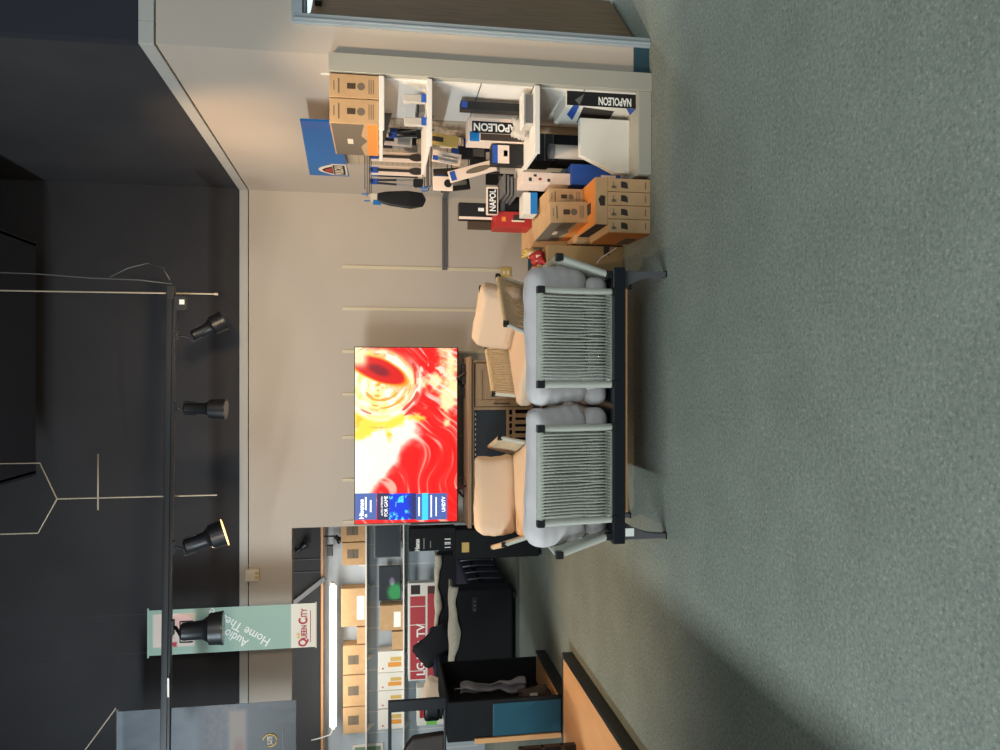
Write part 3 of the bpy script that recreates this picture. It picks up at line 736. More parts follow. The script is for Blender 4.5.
def accessory_marks(e, s_, seedv=0, dark_face=True):
    """grill-accessory carton print: window slot, round seal, lines on the end; dark picture on the left face"""
    y = -s_.y/2-0.0012
    patch((-0.00, y, s_.z*0.56), s_.x*0.24, s_.z*0.17, FACE_CAM, M['card_ink'], e, 'printed_mark')
    text('GRILL', (-s_.x*0.01, y, s_.z*0.86), s_.x*0.5, s_.z*0.08, UP_CAM, M['card_ink'], e) if False else None
    mk = MB()
    for k in range(3): mk.box((-s_.x*0.3, y, s_.z*(0.10+0.045*k)), (s_.x*0.3, y+0.0012, s_.z*(0.115+0.045*k)))
    mk.tube([(0, y, s_.z*0.36), (0, y+0.0012, s_.z*0.36)], s_.x*0.16, 14)
    mk.box((-s_.x*0.32, y, s_.z*0.80), (s_.x*0.3, y+0.0012, s_.z*0.83)); mk.box((-s_.x*0.2, y, s_.z*0.90), (s_.x*0.2, y+0.0012, s_.z*0.92))
    mk.build('printed_mark', M['card_print'], e)
    if dark_face:
        x = -s_.x/2
        g = MB(); g.prism([(-s_.y/2+0.005, s_.z*0.97), (-s_.y/2+0.005, s_.z*0.30), (-s_.y*0.15, s_.z*0.38), (0, s_.z*0.25), (s_.y*0.2, s_.z*0.4), (s_.y/2-0.005, s_.z*0.33), (s_.y/2-0.005, s_.z*0.97)], 'x', x-0.0012, x)
        g.build('printed_picture', M['card_print'], e)
        MB().box((x-0.0012, -s_.y/2+0.005, 0.004), (x, s_.y/2-0.005, s_.z*0.24)).build('orange_band', M['orange'], e)
        mk = MB(); mk.box((x-0.003, -s_.y*0.05, s_.z*0.56), (x-0.0012, s_.y*0.10, s_.z*0.68)); mk.build('printed_logo', M['cream'], e)


e, s_ = carton('cardboard_carton', (1.605, 4.425, 1.665), (1.742, 5.05, 1.945), 'brown carton on the top shelf, next to the slatwall', group='cartons on the top shelf'); accessory_marks(e, s_, dark_face=False)
e, s_ = carton('cardboard_carton', (1.455, 4.425, 1.665), (1.60, 5.05, 1.945), 'brown carton with grey and orange side picture, outer end of the top shelf', group='cartons on the top shelf'); accessory_marks(e, s_)

# goods on the middle shelf: small clear packs with blue price flags
z_ = 1.386
for i, (x_, y_, w_, h_, lb_) in enumerate([(1.64, 4.47, 0.05, 0.14, 'clear blister pack with blue flag on the middle shelf, nearer the slatwall'), (1.50, 4.46, 0.05, 0.13, 'clear blister pack with blue flag on the middle shelf, nearer the edge'), ]):
    e = empty('blister_pack', (x_, y_, z_), lb_, 'package', 'blister packs on the middle shelf')
    MB().box((-w_/2, 0, 0), (w_/2, 0.03, h_)).build('blister', M['clear'], e, 0.006)
    MB().box((-w_*0.3, 0.012, 0.03), (w_*0.3, 0.018, h_-0.02)).build('contents', M['silver'], e, 0.002)
    MB().box((-w_/2, -0.012, 0.0), (w_/2, -0.010, 0.03)).build('price_flag', M['royal'], e)
e = empty('tool_pack', (1.66, 4.75, 1.386), 'grey and black boxed tool lying at the back of the middle shelf', 'package')
MB().box((-0.05, -0.12, 0), (0.06, 0.2, 0.035)).build('pack_body', M['conduit'], e, 0.004); MB().box((-0.045, -0.11, 0.035), (0.05, 0.18, 0.045)).build('lid', M['black'], e, 0.003)

# hooks and hanging tools (second bay). hooks stick out to the left of the pegboard
def hook(y_, z_, reach, label):
    h_ = empty('display_hook', (1.745, y_, z_), label, 'hook', 'display hooks in the pegboard')
    MB().tube([(0, 0, 0), (-reach, 0, 0), (-reach-0.01, 0, 0.012)], 0.0035, 6).tube([(0, 0, 0.03), (-reach*0.95, 0, 0.03)], 0.003, 6).build('prong', M['black_metal'], h_)
    MB().box((-0.004, -0.015, -0.02), (0.004, 0.015, 0.045)).build('hook_plate', M['black_metal'], h_)
    MB().box((-reach-0.012, -0.018, 0.012), (-reach-0.009, 0.018, 0.052)).build('price_flag', M['blue'], h_)
    return h_
HK = [(5.45, 1.735, 0.44, 'upper hook with blue flag, nearest the shelves'), (5.75, 1.725, 0.42, 'upper hook further back, holding the black glove'),
      (5.30, 1.33, 0.42, 'middle hook with blue flag below the spatulas'), (5.62, 1.30, 0.36, 'middle hook behind the spatula packs'), (5.20, 1.02, 0.34, 'lower hook holding the boxed brush')]
for h_ in HK: hook(*h_)


def tool(kind, x_, y_, ztop, label, hl=0.38, rz=0.0, tilt=0.0):
    e = empty(kind, (x_, y_, ztop), label, 'grill tool', 'grill tools hanging on the hooks', rot=(0, tilt, rz))
    MB().tube([(0, 0, 0.0), (0, 0, -0.02)], 0.012, 8).build('hanging_loop', M['black'], e)
    MB().box((-0.02, -0.006, -0.06), (0.02, 0.004, 0.0)).build('price_card', M['royal'], e)
    if kind == 'grill_spatula':
        MB().tube([(0, 0, -0.02), (0, 0, -0.16)], 0.011, 8).build('handle', M['black'], e, smooth='auto')
        MB().tube([(0, 0, -0.16), (0, 0, -hl+0.09)], 0.006, 8).build('shaft', M['silver'], e, smooth='auto')
        MB().prism([(-0.012, -hl+0.10), (-0.034, -hl+0.07), (-0.034, -hl), (0.034, -hl), (0.034, -hl+0.07), (0.012, -hl+0.10)], 'y', -0.003, 0.003).build('blade', M['silver'], e, 0.001)
    elif kind == 'grill_tongs':
        MB().bar((-0.008, 0, -0.02), (-0.022, 0, -hl+0.06), 0.014, 0.004).bar((0.008, 0, -0.02), (0.022, 0, -hl+0.06), 0.014, 0.004).build('arm', M['silver'], e, 0.001)
        MB().tube([(-0.010, 0, -0.05), (-0.016, 0, -0.19)], 0.008, 8).tube([(0.010, 0, -0.05), (0.016, 0, -0.19)], 0.008, 8).build('grip', M['black'], e, smooth='auto')
        MB().prism([(-0.034, -hl+0.06), (-0.03, -hl), (0.03, -hl), (0.034, -hl+0.06), (0.02, -hl+0.07), (-0.02, -hl+0.07)], 'y', -0.006, 0.006).build('tip', M['black'], e, 0.003)
    elif kind == 'grill_brush':
        MB().prism([(-0.018, -0.02), (-0.022, -hl+0.12), (-0.035, -hl+0.08), (-0.035, -hl), (0.035, -hl), (0.035, -hl+0.08), (0.022, -hl+0.12), (0.018, -0.02)], 'y', -0.008, 0.008).build('handle', M['black'], e, 0.003)
        MB().box((-0.032, 0.008, -hl+0.005), (0.032, 0.03, -hl+0.08)).build('bristles', M['silver'], e, 0.002)
    elif kind == 'carded_tool':
        MB().box((-0.035, 0.0, -hl), (0.035, 0.004, -0.01)).build('backing_card', M['pinkwhite'], e, 0.001)
        MB().tube([(0, -0.008, -0.05), (0, -0.008, -hl+0.12)], 0.010, 8).build('handle', M['dark_ink'], e, smooth='auto')
        MB().prism([(0.026*math.cos(t_*math.pi/8), -hl+0.07+0.055*math.sin(t_*math.pi/8)) for t_ in range(16)], 'y', -0.012, -0.001).build('tool_head', M['dark_ink'], e, 0.002)
    return e


tool('carded_tool', 1.47, 5.45, 1.73, 'carded tool with dark oval head, left one of the facing pair', 0.40)
tool('carded_tool', 1.56, 5.42, 1.73, 'carded tool with dark oval head, right one of the facing pair', 0.40)
tool('grill_tongs', 1.40, 5.50, 1.73, 'steel and black grill tongs hanging left of the carded tools', 0.38)
tool('grill_spatula', 1.64, 5.45, 1.73, 'steel grill spatula hanging between carded tools and pegboard', 0.34)
tool('grill_brush', 1.70, 5.35, 1.72, 'black grill brush hanging closest to the pegboard', 0.32, tilt=0.12)
tool('grill_tongs', 1.66, 5.25, 1.60, 'black-tipped tongs hanging just under the top shelf', 0.26, tilt=-0.1)
# black heat glove, far hook
gl = empty('heat_glove', (1.34, 5.75, 1.73), 'black ribbed heat glove hanging on the outermost hook', 'glove')
MB().prism([(-0.03, -0.05), (-0.055, -0.14), (-0.075, -0.30), (-0.055, -0.395), (0.0, -0.42), (0.05, -0.39), (0.062, -0.28), (0.05, -0.12), (0.035, -0.05)], 'y', -0.018, 0.018).build('glove_body', M['black'], gl, 0.012)
g_ = MB()
for k in range(7): g_.box((-0.06, -0.021, -0.30-0.015*k), (0.05, -0.017, -0.294-0.015*k))
g_.build('ribbed_grip', M['matte_black'], gl)
MB().box((-0.03, -0.008, -0.05), (0.03, 0.004, 0.0)).build('header_card', M['cream'], gl, 0.001); MB().box((-0.055, -0.012, -0.08), (-0.02, -0.008, -0.02)).build('price_flag', M['blue'], gl)
# lower hanging stock
def pack(name, x0, x1, y0, y1, z0, z1, label, m_, extras=(), rot=(0, 0, 0), group='boxed accessories around the lower shelf', cat='package', tm=None):
    c_ = ((x0+x1)/2, (y0+y1)/2, z0); e = empty(name, c_, label, cat, group, rot=rot)
    sx, sy, sz = x1-x0, y1-y0, z1-z0
    MB().box((-sx/2, -sy/2, 0), (sx/2, sy/2, sz)).build('pack_body', M[m_], e, 0.003)
    for (nm, a0, a1, b0, b1, mm) in extras:      # fractions on the face toward the camera
        MB().box((-sx/2+sx*a0, -sy/2-0.0015, sz*b0), (-sx/2+sx*a1, -sy/2, sz*b1)).build(nm, M[mm], e)
    return e, Vector((sx, sy, sz))

# spatula in a white window card, tilted
e, s_ = pack('window_card_tool', 1.33, 1.41, 5.18, 5.20, 0.96, 1.30, 'tilted white card pack with oval window above the grate boxes', 'pinkwhite', (('price_flag', 0.1, 0.9, 0.86, 0.97, 'royal'),), rot=(0, -0.30, 0))
e.location = (1.47, 5.19, 0.86)
MB().prism([(0.02*math.cos(t_*math.pi/8), 0.13+0.09*math.sin(t_*math.pi/8)) for t_ in range(16)], 'y', -0.014, -0.010).build('window', M['card_print'], e)
e, s_ = pack('window_card_tool', 1.30, 1.40, 5.28, 5.30, 1.15, 1.29, 'short cream card with a black round opener on the blue-flag hook', 'pinkwhite')
MB().tube([(0, -0.016, 0.035), (0, -0.010, 0.035)], 0.028, 16).build('opener', M['black'], e)
pack('window_card_tool', 1.46, 1.54, 5.22, 5.24, 1.10, 1.30, 'cream card pack with steel tongs near the middle hook', 'pinkwhite', (('contents', 0.2, 0.4, 0.1, 0.8, 'silver'), ('contents', 0.55, 0.7, 0.1, 0.7, 'silver'), ('price_flag', 0.1, 0.5, 0.8, 0.98, 'royal')), rot=(0, 0.15, 0))
pack('wood_scraper', 1.58, 1.66, 5.20, 5.215, 1.12, 1.33, 'wooden grill scraper hanging under the middle shelf', 'yellow', (('handle', 0.3, 0.7, 0.5, 0.95, 'wood_dark'),), rot=(0, 0.1, 0))
pack('boxed_brush', 1.12, 1.24, 5.36, 5.44, 0.82, 1.10, 'black boxed grill set under the tilted white card', 'black', (('edge_strip', 0.0, 0.16, 0, 1, 'pinkwhite'), ('lettering', 0.5, 0.7, 0.35, 0.5, 'white_ink')))
pack('wall_box', 1.06, 1.115, 5.40, 5.44, 0.84, 1.03, 'thin dark brown box at the far left of the hanging stock', 'card_ink')
e, s_ = pack('name_strip_box', 1.12, 1.31, 5.16, 5.21, 0.845, 0.925, 'small box with partly hidden black name strip below the boxed set', 'pinkwhite', (('name_strip', 0.0, 0.92, 0.1, 0.9, 'black'),))
text('NAPOL', (0.0, -s_.y/2-0.002, s_.z*0.5), 0.15, 0.045, FACE_CAM, M['white_ink'], e, bold=0.02)
# long black bar over the white box
pack('smoker_tube_box', 1.665, 1.715, 4.66, 4.74, 0.738, 1.16, 'tall narrow black box on the lower shelf beside the slatwall', 'black', (('price_flag', 0.1, 0.9, 0.9, 0.99, 'royal'),))
# big white/black box on the lower shelf
e, s_ = pack('griddle_box', 1.50, 1.655, 4.78, 4.92, 0.737, 1.10, 'white griddle box with black name band standing on the lower shelf', 'pinkwhite',
    (('name_band', 0.36, 0.84, 0.0, 0.93, 'black'), ('picture', 0.06, 0.34, 0.0, 0.78, 'wood_dark'), ('blue_corner', 0.0, 0.40, 0.80, 0.97, 'blue')))
text('NAPOLEON', (s_.x*0.10, -s_.y/2-0.003, s_.z*0.46), 0.32, 0.052, UP_CAM, M['white_ink'], e, bold=0.03)
pack('glove_pack', 1.36, 1.49, 4.78, 4.86, 0.737, 0.95, 'black rolled glove pack at the outer corner of the lower shelf', 'black', (('label_card', 0.05, 0.95, 0.45, 0.8, 'pinkwhite'), ('price_flag', 0.05, 0.95, 0.8, 0.97, 'royal'), ('contents', 0.4, 0.7, 0.5, 0.62, 'dark_ink')))
for k in range(4):
    pack('foil_liner_pack', 1.20+0.008*k, 1.33+0.008*k, 4.98, 5.30, 0.749+0.024*k, 0.764+0.024*k, 'flat grey liner tray in the small stack of four trays', 'conduit', group='stacked liner trays')
# clear trays on low shelf, front
e = empty('plastic_tub', (1.62, 4.52, 0.737), 'clear plastic tub with grey contents at the front of the lower shelf', 'tub')
MB().box((-0.10, -0.05, 0), (0.09, 0.06, 0.055)).build('tub_body', M['clear'], e, 0.008); MB().box((-0.09, -0.055, 0.006), (0.08, -0.051, 0.048)).build('label_card', M['conduit'], e, 0.001); MB().box((-0.105, -0.055, 0.055), (0.095, 0.065, 0.065)).build('lid', M['white'], e, 0.003)
e = empty('wrapped_pack', (1.53, 4.60, 0.737), 'crinkled clear-wrapped pack standing behind the plastic tub', 'package')
cushion('wrap', 0.12, 0.10, 0.06, M['clear'], e, (0, 0, 0.06), (math.radians(90), 0, 0), seed=5, n=8)

# under the lower shelf, on the base deck
e = empty('grate_box', (1.700, 4.64, 0.085), 'tall black and white griddle box with printed name on the base deck', 'package')
MB().box((-0.043, -0.16, 0), (0.043, 0.19, 0.44)).build('pack_body', M['white_box'], e, 0.003)
MB().box((-0.043, -0.162, 0), (0.043, -0.16, 0.44)).build('name_strip', M['black'], e)
text('NAPOLEON', (-0.008, -0.1625, 0.135), 0.21, 0.052, UP_CAM, M['white_ink'], e, bold=0.03)
MB().prism([(-0.04, 0.36), (-0.01, 0.39), (0.03, 0.33)], 'y', -0.163, -0.1625).build('emblem', M['conduit'], e)
MB().prism([(-0.14, 0.33), (-0.10, 0.12), (0.16, 0.10), (0.14, 0.30)], 'x', -0.0445, -0.043).build('grill_picture', M['dark_ink'], e)
MB().prism([(-0.158, 0.40), (0.0, 0.40), (0.10, 0.34), (-0.158, 0.36)], 'x', -0.0446, -0.043).build('blue_corner', M['royal'], e)
MB().prism([(-0.158, 0.0), (-0.05, 0.0), (-0.158, 0.06)], 'x', -0.0446, -0.043).build('blue_corner', M['royal'], e)
e = empty('white_carton', (1.448, 4.64, 0.085), 'plain white carton with a slanted corner on the base deck', 'carton')
MB().prism([(-0.165, 0.0), (0.175, 0.0), (0.175, 0.327), (-0.06, 0.327), (-0.165, 0.10)], 'y', -0.05, 0.0).build('carton_body', M['white_box'], e, 0.004)
e, s_ = pack('blue_box', 1.25, 1.385, 4.78, 5.05, 0.085, 0.42, 'blue box standing behind the plain white carton', 'royal', (('label_card', 0.05, 0.5, 0.1, 0.4, 'pinkwhite'),))
for k in range(3):
    pack('black_tray_box', 1.42, 1.60, 4.86, 5.08, 0.52+0.058*k, 0.575+0.058*k, ['lowest of three black boxes under the lower shelf', 'middle of three black boxes under the lower shelf', 'topmost of three black boxes under the lower shelf'][k], 'black', (('edge_strip', 0, 1, 0.0, 0.08, 'conduit'),), group='black boxes under the lower shelf')
pack('stock_box', 1.43, 1.60, 4.87, 5.07, 0.085, 0.518, 'dark box carrying the three black boxes on the base deck', 'matte_black')
e = empty('spice_jar', (1.45, 4.75, 0.085), 'tall clear jar of brown rub behind the white carton', 'jar')
MB().tube([(0, 0, 0), (0, 0, 0.46)], 0.045, 20).build('jar_body', M['clear'], e, smooth='auto'); MB().tube([(0, 0, 0.01), (0, 0, 0.44)], 0.041, 16).build('contents', M['brownjar'], e, smooth='auto'); MB().tube([(0, 0, 0.46), (0, 0, 0.49)], 0.047, 20).build('lid', M['conduit'], e, smooth='auto')
e, s_ = pack('leaflet_box', 1.25, 1.325, 4.80, 5.00, 0.421, 0.745, 'slim pinkish white box with red marks left of the lower shelf', 'pinkwhite', (('printed_mark', 0.2, 0.5, 0.80, 0.86, 'dark_ink'), ('printed_mark', 0.3, 0.5, 0.6, 0.66, 'red'), ('printed_mark', 0.6, 0.8, 0.7, 0.76, 'dark_ink'), ('printed_mark', 0.2, 0.45, 0.42, 0.48, 'dark_ink')))
pack('stock_box', 1.185, 1.33, 5.18, 5.48, 0.0, 0.598, 'dark floor box behind the unit base, under the silver-topped box', 'matte_black')
e, s_ = pack('grill_light_box', 1.155, 1.26, 5.22, 5.42, 0.60, 0.82, 'black and silver appliance box resting behind the cartons', 'matte_black', (('edge_strip', 0.0, 1.0, 0.86, 1.0, 'conduit'),))
e, s_ = pack('blue_white_box', 1.09, 1.235, 4.98, 5.14, 0.605, 0.70, 'small blue and white box lying on the cartons', 'white_box', (('blue_band', 0, 1, 0.0, 0.5, 'blue'),))
e, s_ = pack('red_box', 1.04, 1.15, 5.20, 5.40, 0.60, 0.86, 'red boxed appliance standing upright on the brown cartons', 'red', (('window', 0.45, 0.8, 0.2, 0.5, 'dark_ink'), ('emblem', 0.35, 0.65, 0.72, 0.82, 'orange'), ('window_frame', 0.35, 0.45, 0.2, 0.55, 'cream')))

# ------------------------------------------------------------------ brown cartons on the floor beside the fixture
for k in range(4):
    x_ = 1.215-0.084*(k+1)
    e, s_ = carton('slim_carton', (x_, 4.45, 0), (x_+0.081, 4.86, 0.272), ['slim upright brown carton, rightmost of the floor row', 'slim upright brown carton, second from the right in the floor row', 'slim upright brown carton, third from the right in the floor row', 'slim upright brown carton, leftmost of the floor row'][k], group='slim cartons standing on the floor')
    y = -s_.y/2-0.0015
    MB().prism([(-0.022, 0.145), (0.012, 0.15), (0.020, 0.165), (0.022, 0.19), (-0.016, 0.19)], 'y', y, y+0.0014).build('printed_mark', M['dark_ink'], e)
    mk = MB().box((-0.02, y, 0.03), (0.022, y+0.0014, 0.036)); mk.box((-0.015, y, 0.235), (0.02, y+0.0014, 0.24)); mk.box((-0.022, y, 0.22), (-0.006, y+0.0014, 0.25)); mk.build('printed_text', M['card_print'], e)
    if k == 3:
        MB().box((-s_.x/2-0.0014, -0.2, 0.005), (-s_.x/2, 0.2, 0.265)).build('orange_band', M['orange'], e)
        MB().box((-s_.x/2-0.0028, -0.02, 0.02), (-s_.x/2-0.0014, 0.18, 0.10)).build('printed_picture', M['card_print'], e)
e, s_ = carton('flat_carton', (0.925, 4.45, 0.273), (1.215, 4.88, 0.353), 'brown carton lying flat across the four slim cartons', group=None)
y = -s_.y/2-0.0015
MB().prism([(-0.03, 0.02), (0.03, 0.018), (0.035, 0.045), (0.01, 0.062), (-0.03, 0.05)], 'y', y, y+0.0014).build('printed_mark', M['dark_ink'], e)
MB().box((-s_.x/2+0.004, -s_.y/2+0.004, s_.z), (s_.x/2-0.004, s_.y/2-0.004, s_.z+0.001)).build('orange_band', M['orange'], e)  # carton top coloured orange for the warm lamp light falling on it
MB().box((-0.06, -0.12, s_.z+0.001), (0.01, 0.0, s_.z+0.002)).build('printed_mark', M['card_ink'], e)
MB().box((-s_.x/2-0.0014, -s_.y/2+0.005, 0.004), (-s_.x/2, s_.y/2-0.005, s_.z-0.004)).build('printed_picture', M['dark_ink'], e)
carton('cardboard_carton', (0.90, 4.89, 0), (1.19, 5.16, 0.352), 'brown carton hidden behind the floor row of slim cartons')
e, s_ = carton('cardboard_carton', (1.10, 4.72, 0.355), (1.205, 5.15, 0.585), 'upright brown carton on the flat one, nearer the white shelves', group='upright cartons on the flat carton'); accessory_marks(e, s_, dark_face=False)
e, s_ = carton('cardboard_carton', (0.955, 4.62, 0.355), (1.09, 5.14, 0.600), 'upright brown carton on the flat one, with dark and orange side print', group='upright cartons on the flat carton'); accessory_marks(e, s_)
e.rotation_euler = (0, math.radians(-2), math.radians(3))
e, s_ = carton('cardboard_carton', (0.90, 5.18, 0), (1.175, 5.60, 0.598), 'taller brown carton at the back carrying the red box'); accessory_marks(e, s_)
# big olive carton behind the sofa arm
e, s_ = carton('large_carton', (0.665, 4.98, 0), (0.885, 5.50, 0.535), 'large olive-brown carton wrapped in film behind the sofa arm', 'tan_carton')
MB().bar((0.10, -s_.y/2-0.004, 0.05), (0.03, -s_.y/2-0.004, 0.16), 0.006, 0.006).bar((0.03, -s_.y/2-0.004, 0.16), (-0.01, -s_.y/2-0.004, 0.19), 0.003, 0.004).build('film_crease', M['white_ink'], e)
MB().box((-s_.x/2-0.002, -s_.y/2-0.003, 0.43), (-0.02, -s_.y/2-0.001, 0.535)).build('flap', M['card'], e)
MB().box((s_.x/2-0.06, -s_.y/2-0.003, 0.10), (s_.x/2, -s_.y/2-0.001, 0.14)).build('dark_print', M['dark_ink'], e)
# small bags on top
def bag(x_, y_, z_, w_, h_, m_, label, nm='snack_bag', seed=1):
    e = empty(nm, (x_, y_, z_), label, 'bag'); cushion('bag_body', w_, h_, 0.06, M[m_], e, (0, 0, h_/2), (math.radians(82), 0, 0.2), seed=seed, n=10, plump=0.5, wrinkle=0.008)
    MB().box((-w_*0.25, -0.034, h_*0.35), (w_*0.2, -0.03, h_*0.7)).build('front_label', M['cream'], e, 0.002); return e
bag(0.80, 5.05, 0.537, 0.10, 0.10, 'red', 'small glossy red bag on the olive carton')
bag(0.71, 5.06, 0.537, 0.09, 0.09, 'orange', 'small orange bag left of the red one', seed=4)
bag(0.845, 5.16, 0.537, 0.07, 0.14, 'yellow', 'yellow and green bag standing behind the red one', seed=6)

# ------------------------------------------------------------------ track lighting
tr = empty('lighting_track', (0, 6.55, 3.36), 'long black ceiling lighting track hung in front of the walls', 'lighting track')
zt = 3.36
pR = P(456, 171.5, 6.6); pL = P(-30, 165, 6.35)
MB().bar(Vector((pR.x, 6.6-6.55, pR.z-zt)), Vector((pL.x, 6.35-6.55, pL.z-zt)), 0.045, 0.075).build('track_rail', M['black_metal'], tr, 0.004)
MB().bar(Vector((pR.x, 6.565-6.55, pR.z-zt+0.0)), Vector((pL.x, 6.315-6.55, pL.z-zt)), 0.006, 0.03).build('rail_groove', M['black'], tr)
e_ = MB().box((pR.x-0.05, 0.0, pR.z-zt-0.03), (pR.x+0.07, 0.08, pR.z-zt+0.03)).build('feed_box', M['black'], tr, 0.006)
fh = MB().box((pR.x-0.14, 0.0, pR.z-zt-0.13), (pR.x-0.02, 0.05, pR.z-zt-0.03)).build('feed_box', M['black'], tr, 0.004)
MB().box((pR.x-0.09, -0.004, pR.z-zt-0.115), (pR.x-0.05, 0.0, pR.z-zt-0.075)).build('feed_label', M['white_tag'], fh)
pl = P(65, 166.5, 6.40)
MB().box((pl.x-0.075, 6.34-6.55, pl.z-zt-0.035), (pl.x+0.075, 6.35-6.55, pl.z-zt-0.022)).build('white_label', M['white_tag'], tr)


def track_head(Xa, Ya, Xb, Yb, D_, scale, label, lens='black', loc_track=True, dy=0.0, yoke=True, stem=None):
    """body axis from picture point a (rear) to b (front lens)"""
    a_ = P(Xa, Ya, D_); b2 = P(Xb, Yb, D_); b2.y += dy
    L_ = (b2-a_).length; ax = (b2-a_).normalized()
    e = empty('track_spotlight', a_, label, 'spotlight', 'spotlights on the ceiling track')
    q_ = ax.to_track_quat('Z', 'Y').to_matrix().to_4x4(); s = scale
    n_ = L_*0.52
    MB().tube([(0, 0, 0), (0, 0, 0.012*s), (0, 0, n_), (0, 0, n_+0.03*s), (0, 0, n_+0.035*s), (0, 0, L_)], [0.034*s, 0.046*s, 0.050*s, 0.070*s, 0.082*s, 0.088*s], 28).build('lamp_housing', M['black_metal'], e, smooth='auto', M=q_)
    rg = MB().tube([(0, 0, L_-0.004), (0, 0, L_+0.004)], 0.090*s, 28); rg.build('front_ring', M['black_metal'] if lens == 'black' else M['lens_warm'], e, smooth='auto', M=q_)
    MB().tube([(0, 0, L_+0.0041), (0, 0, L_+0.006)], 0.078*s, 28).build('lens', M['glossy_screen'] if lens == 'black' else M['lens_warm'], e, M=q_)
    # yoke and adapter up to the track
    if yoke:
        tt = (a_.x-pR.x)/(pL.x-pR.x); ztop = pR.z+(pL.z-pR.z)*tt-a_.z; yt = 6.6+(6.35-6.6)*tt-a_.y
        y_ = MB(); y_.tube([(0, yt, ztop-0.03), (0, yt, ztop*0.5), (-0.02*s, 0.01, 0.0), (0.0, 0.0, -0.03)], 0.009*s, 8); y_.box((-0.04*s, yt-0.025, ztop-0.055), (0.04*s, yt+0.025, ztop-0.036))
        mid = ax*(n_*0.6); y_.bar(Vector((0.055*s, 0, 0)), mid+Vector((0.055*s, -0.02, 0)), 0.008, 0.012*s); y_.bar(Vector((-0.055*s, 0, 0)), mid+Vector((-0.055*s, -0.02, 0)), 0.008, 0.012*s); y_.bar(Vector((-0.055*s, 0, 0)), Vector((0.055*s, 0, 0)), 0.012, 0.008)
        y_.build('yoke', M['black_metal'], e, 0.002)
    elif stem: MB().tube([(0, 0, 0), stem], 0.012, 8).build('stem', M['black_metal'], e)
    return e
track_head(414, 192, 430, 222, 6.58, 0.95, 'black track spotlight turned right, first from the right', dy=0.06)
track_head(342, 184, 341, 226, 6.54, 0.95, 'black track spotlight pointing straight down, right of the television', dy=-0.02)
track_head(203, 184, 216, 223, 6.46, 1.25, 'black track spotlight with glowing rim, above the television left edge', 'warm', dy=0.07)
track_head(118, 180, 121, 222, 6.30, 1.50, 'largest black track spotlight, in front of the green banner', dy=0.03)

# suspension wires
def wire(name, pts, r, label, cat='wire', m_='rod', group=None):
    o = MB().tube(pts, r, 6).build(name, M[m_], None, smooth=True); return tag(o, label, cat, group)
def hang(X, Ytop, Ybot, D_): a_ = P(X, Ytop, D_); b2 = P(X, Ybot, D_); return Vector((b2.x, D_, a_.z)), b2
t_, b_ = hang(456, -30, 218, 6.68); t_.z = CH
w_ = MB().tube([t_, b_], 0.007, 6); w_.tube([b_, b_+Vector((0, 0, 0.03))], 0.012, 6)
tag(w_.build('suspension_rod', M['rod'], None, smooth='auto'), 'thin threaded rod holding the right end of the track', 'rod', 'track suspension rods')
t_, b_ = hang(255, 57, 217, 6.60)
w_ = MB().tube([t_, b_], 0.006, 6); jl = P(217, 38, 6.6); jr = P(287, 40, 6.6)
jl2 = t_+(jl-t_)*3.0; jr2 = t_+(jr-t_)*3.0; 
for j_ in (jl, jr):
    w_.tube([t_, Vector((j_.x, t_.y, j_.z)), Vector((j_.x, t_.y, CH))], [0.006, 0.006, 0.002], 6)
tag(w_.build('suspension_rod', M['rod'], None, smooth='auto'), 'threaded rod with a forked wire at its top above the television', 'rod', 'track suspension rods')
a_ = P(240, 98, 7.0); b_ = P(296, 98, 7.0)
wire('ceiling_strut', [Vector((a_.x, 7.0, a_.z)), Vector((b_.x, 7.0, b_.z))], 0.007, 'short horizontal rod across the forked rod under the duct', 'rod')
pts = [P(X, Y, 6.75) for X, Y in ((480, 0), (476, 40), (472, 90), (470, 140), (466, 172))]; pts[0].z = CH
wire('power_cable', pts, 0.006, 'black power cable dropping from the ceiling to the track end', 'cable', 'conduit')
pts = [P(X, Y, 6.72) for X, Y in ((473, 110), (482, 128), (487, 148), (482, 163), (470, 170))]
wire('power_cable', pts, 0.005, 'looping slack cable beside the track feed', 'cable', 'conduit')

# ------------------------------------------------------------------ hanging banners
BA = 7.30
tl = P(94, 148, BA); br_ = P(147, 316, BA); bw, bh = br_.x-tl.x, tl.z-br_.z
bn = empty('hanging_banner', (tl.x+bw/2, BA, tl.z), 'pale green hanging department banner with cream foot and diagonal lettering', 'banner')


def banner_art(u, v):
    R = 158+0*u; G = 184+0*u; B = 170+0*u
    def mix(c, w):
        nonlocal R, G, B
        R = R*(1-w)+c[0]*w; G = G*(1-w)+c[1]*w; B = B*(1-w)+c[2]*w
    n = fbm(u*5, v*14, 71)
    inp = sstep(0.16, 0.18, u)*sstep(0.92, 0.90, u)*sstep(0.025, 0.03, v)*sstep(0.275, 0.27, v)
    mix((226, 208, 196), inp); mix((206, 178, 150), inp*sstep(0.55, 0.62, u)*sstep(0.16, 0.2, v)*0.8)
    mix((236, 186, 178), inp*sstep(0.22, 0.19, np.sqrt((u-0.68)**2+((v-0.19)*3)**2)))
    mix((190, 60, 80), inp*sstep(0.18, 0.12, np.sqrt((u-0.28)**2+((v-0.18)*3)**2))*sstep(0.45, 0.55, n))
    mix((236, 226, 210), sstep(0.845, 0.85, v))
    return R, G, B


